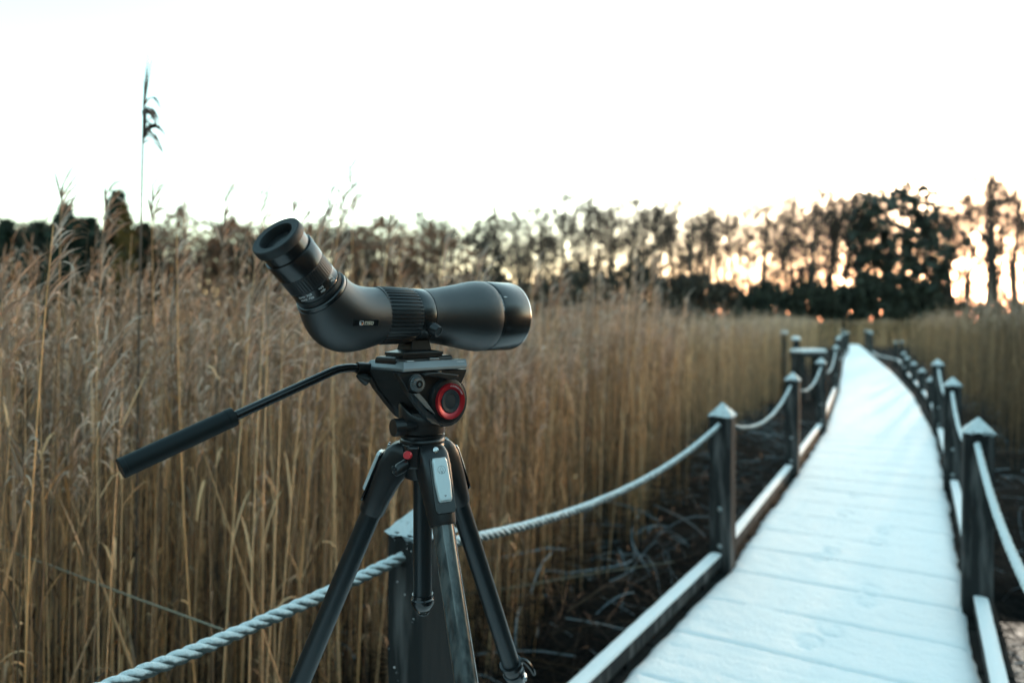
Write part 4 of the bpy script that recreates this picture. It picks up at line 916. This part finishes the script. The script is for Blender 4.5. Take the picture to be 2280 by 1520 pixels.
for i, (px, ty, D) in enumerate(((940, 492, 88), (1012, 512, 90), (1082, 500, 84), (1110, 505, 86), (745, 530, 92), (800, 520, 90), (870, 506, 88), (690, 515, 95), (600, 520, 95), (520, 512, 92), (330, 515, 90), (30, 512, 70), (80, 520, 72), (190, 520, 74))):
    put_tree(bares[(i * 2) % 5], px, ty, D, 'low bare tree in the wood edge behind the scope and reeds on the left', group='bare trees on the left', wx=1.5)
for i in range(30):
    px = -60 + i * 40 + rr.uniform(-16, 16); put_tree(bares[(i * 3 + 2) % 5], px, 528 + rr.uniform(-24, 34), rr.uniform(84, 108), 'bare tree half hidden in the low woodland band on the left', group='bare trees in the left woodland band', wx=rr.uniform(1.1, 1.6))
for i in range(62):
    px = 1150 + i * 19.2 + rr.uniform(-9, 9); px = px if px < 2135 or i % 3 == 0 else 2310 + (px - 2135) * .9; put_tree(bushy, px, 575 + rr.uniform(-40, 50), rr.uniform(84, 104), 'low bushy bare tree filling the gaps between the trunks of the wood', group='low bushy trees between the trunks of the wood', wx=rr.uniform(.9, 1.5))
# dense dark trees
den = tree_obj('ivy_clad_tree', *leafy(5, 15, lambda u_: 4.6 * np.sqrt(np.clip(np.sin(np.pi * np.clip(.10 + .88 * u_, 0, 1)), 0, 1)) * (.55 + .5 * u_), 1350, .33, (.034, .044, .038), 3.0), 'leaf')
put_tree(den, 2010, 434, 74, 'large dark dense dome shaped tree in the wood right of centre', group='dense dark trees', wx=1.25)
put_tree(den, 1925, 445, 80, 'dark dense tree just left of the big dome tree', group='dense dark trees', wx=.6)
put_tree(den, 2065, 490, 77, 'dark shoulder tree just right of the big dome tree', group='dense dark trees', wx=.7)
put_tree(den, 2212, 418, 86, 'dense crowned tree behind the tallest tree at the right edge', group='dense dark trees', wx=.3)
con = tree_obj('conifer', *leafy(8, 12, lambda u_: 2.9 * (1 - u_) ** .8 + .15, 2600, .26, (.016, .030, .022), .8, .35), 'leaf')
put_tree(con, 146, 474, 62, 'dark pointed conifer at the far left skyline', group='conifers at the left', H0=12)
put_tree(con, 262, 444, 66, 'taller dark conifer with golden side behind the left reeds', group='conifers at the left', H0=12, wx=.9)
for px, ty, wx, lb in ((15, 505, 1.1, 'dark evergreen at the very left edge of the skyline'), (85, 510, 1.2, 'broad dark evergreen left of the first pointed conifer'), (200, 500, 1.1, 'dark evergreen between the two pointed conifers'), (320, 512, 1.1, 'low dark evergreen just right of the taller conifer')):
    put_tree(con, px, ty, 64, lb, group='conifers at the left', H0=12, wx=wx)
gold = tree_obj('golden_shrub', *leafy(9, 10, lambda u_: 1.5 * np.sqrt(np.clip(1 - u_ ** 2, 0, 1)), 600, .2, (.085, .055, .012), 3.0), 'leaf')
put_tree(gold, 278, 470, 60, 'golden leaved young tree in front of the taller conifer', group=None, H0=10, wx=.6)
cop = tree_obj('copper_tree', *leafy(12, 10, lambda u_: 4.2 * np.sqrt(np.clip(1 - (2 * u_ - .9) ** 2, 0, 1)), 2000, .15, (.16, .075, .045), 1.0), 'leaf')
put_tree(cop, 400, 478, 66, 'copper brown rounded tree left of the scope eyepiece', group='copper brown trees', H0=10)
put_tree(cop, 690, 512, 74, 'copper brown tree just right of the eyepiece', group='copper brown trees', H0=10)
put_tree(cop, 960, 512, 76, 'low copper brown tree above the focus ring of the scope', group='copper brown trees', H0=10)
put_tree(cop, 850, 496, 70, 'copper brown rounded tree above the scope body', group='copper brown trees', H0=10, wx=1.0)
put_tree(cop, 520, 500, 72, 'copper brown tree just left of the eyecup', group='copper brown trees', H0=10)
# undergrowth: one mass
nb = NB()
def under(x0, x1, D0, D1, h0, h1, n, tint, size):
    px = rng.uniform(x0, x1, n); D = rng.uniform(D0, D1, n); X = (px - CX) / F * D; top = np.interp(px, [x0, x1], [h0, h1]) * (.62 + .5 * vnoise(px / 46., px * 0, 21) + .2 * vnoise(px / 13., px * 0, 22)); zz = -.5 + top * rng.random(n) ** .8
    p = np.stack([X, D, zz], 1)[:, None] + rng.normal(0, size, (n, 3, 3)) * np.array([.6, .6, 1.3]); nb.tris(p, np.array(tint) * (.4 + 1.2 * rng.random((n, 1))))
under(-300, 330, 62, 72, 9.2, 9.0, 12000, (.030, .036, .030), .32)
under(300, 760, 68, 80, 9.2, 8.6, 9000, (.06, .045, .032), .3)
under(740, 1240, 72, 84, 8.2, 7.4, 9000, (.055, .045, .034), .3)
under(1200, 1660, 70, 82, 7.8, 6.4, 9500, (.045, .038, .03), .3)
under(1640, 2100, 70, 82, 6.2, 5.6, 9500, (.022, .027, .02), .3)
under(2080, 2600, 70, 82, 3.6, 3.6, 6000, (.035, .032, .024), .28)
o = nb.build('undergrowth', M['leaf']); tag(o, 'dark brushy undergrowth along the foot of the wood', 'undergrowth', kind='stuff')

# unseen wood added behind the viewpoint to cut low sky light
nb = NB(); n = 26000
a = rng.uniform(R(-215), R(18), n); d = rng.uniform(17, 30, n); hgt = 6.5 + 5 * vnoise(a * 9, a * 0, 41) + 2 * vnoise(a * 31, a * 0, 42); zz = -.5 + hgt * rng.random(n) ** .85
p = np.stack([np.cos(a) * d, np.sin(a) * d - 2, zz], 1)[:, None] + rng.normal(0, .42, (n, 3, 3)); nb.tris(p, np.array([.035, .036, .028]) * (.5 + rng.random((n, 1))))
o = nb.build('woodland', M['leaf']); tag(o, 'unseen dark wood added round behind the viewpoint to block low sky light', 'woodland', kind='stuff')
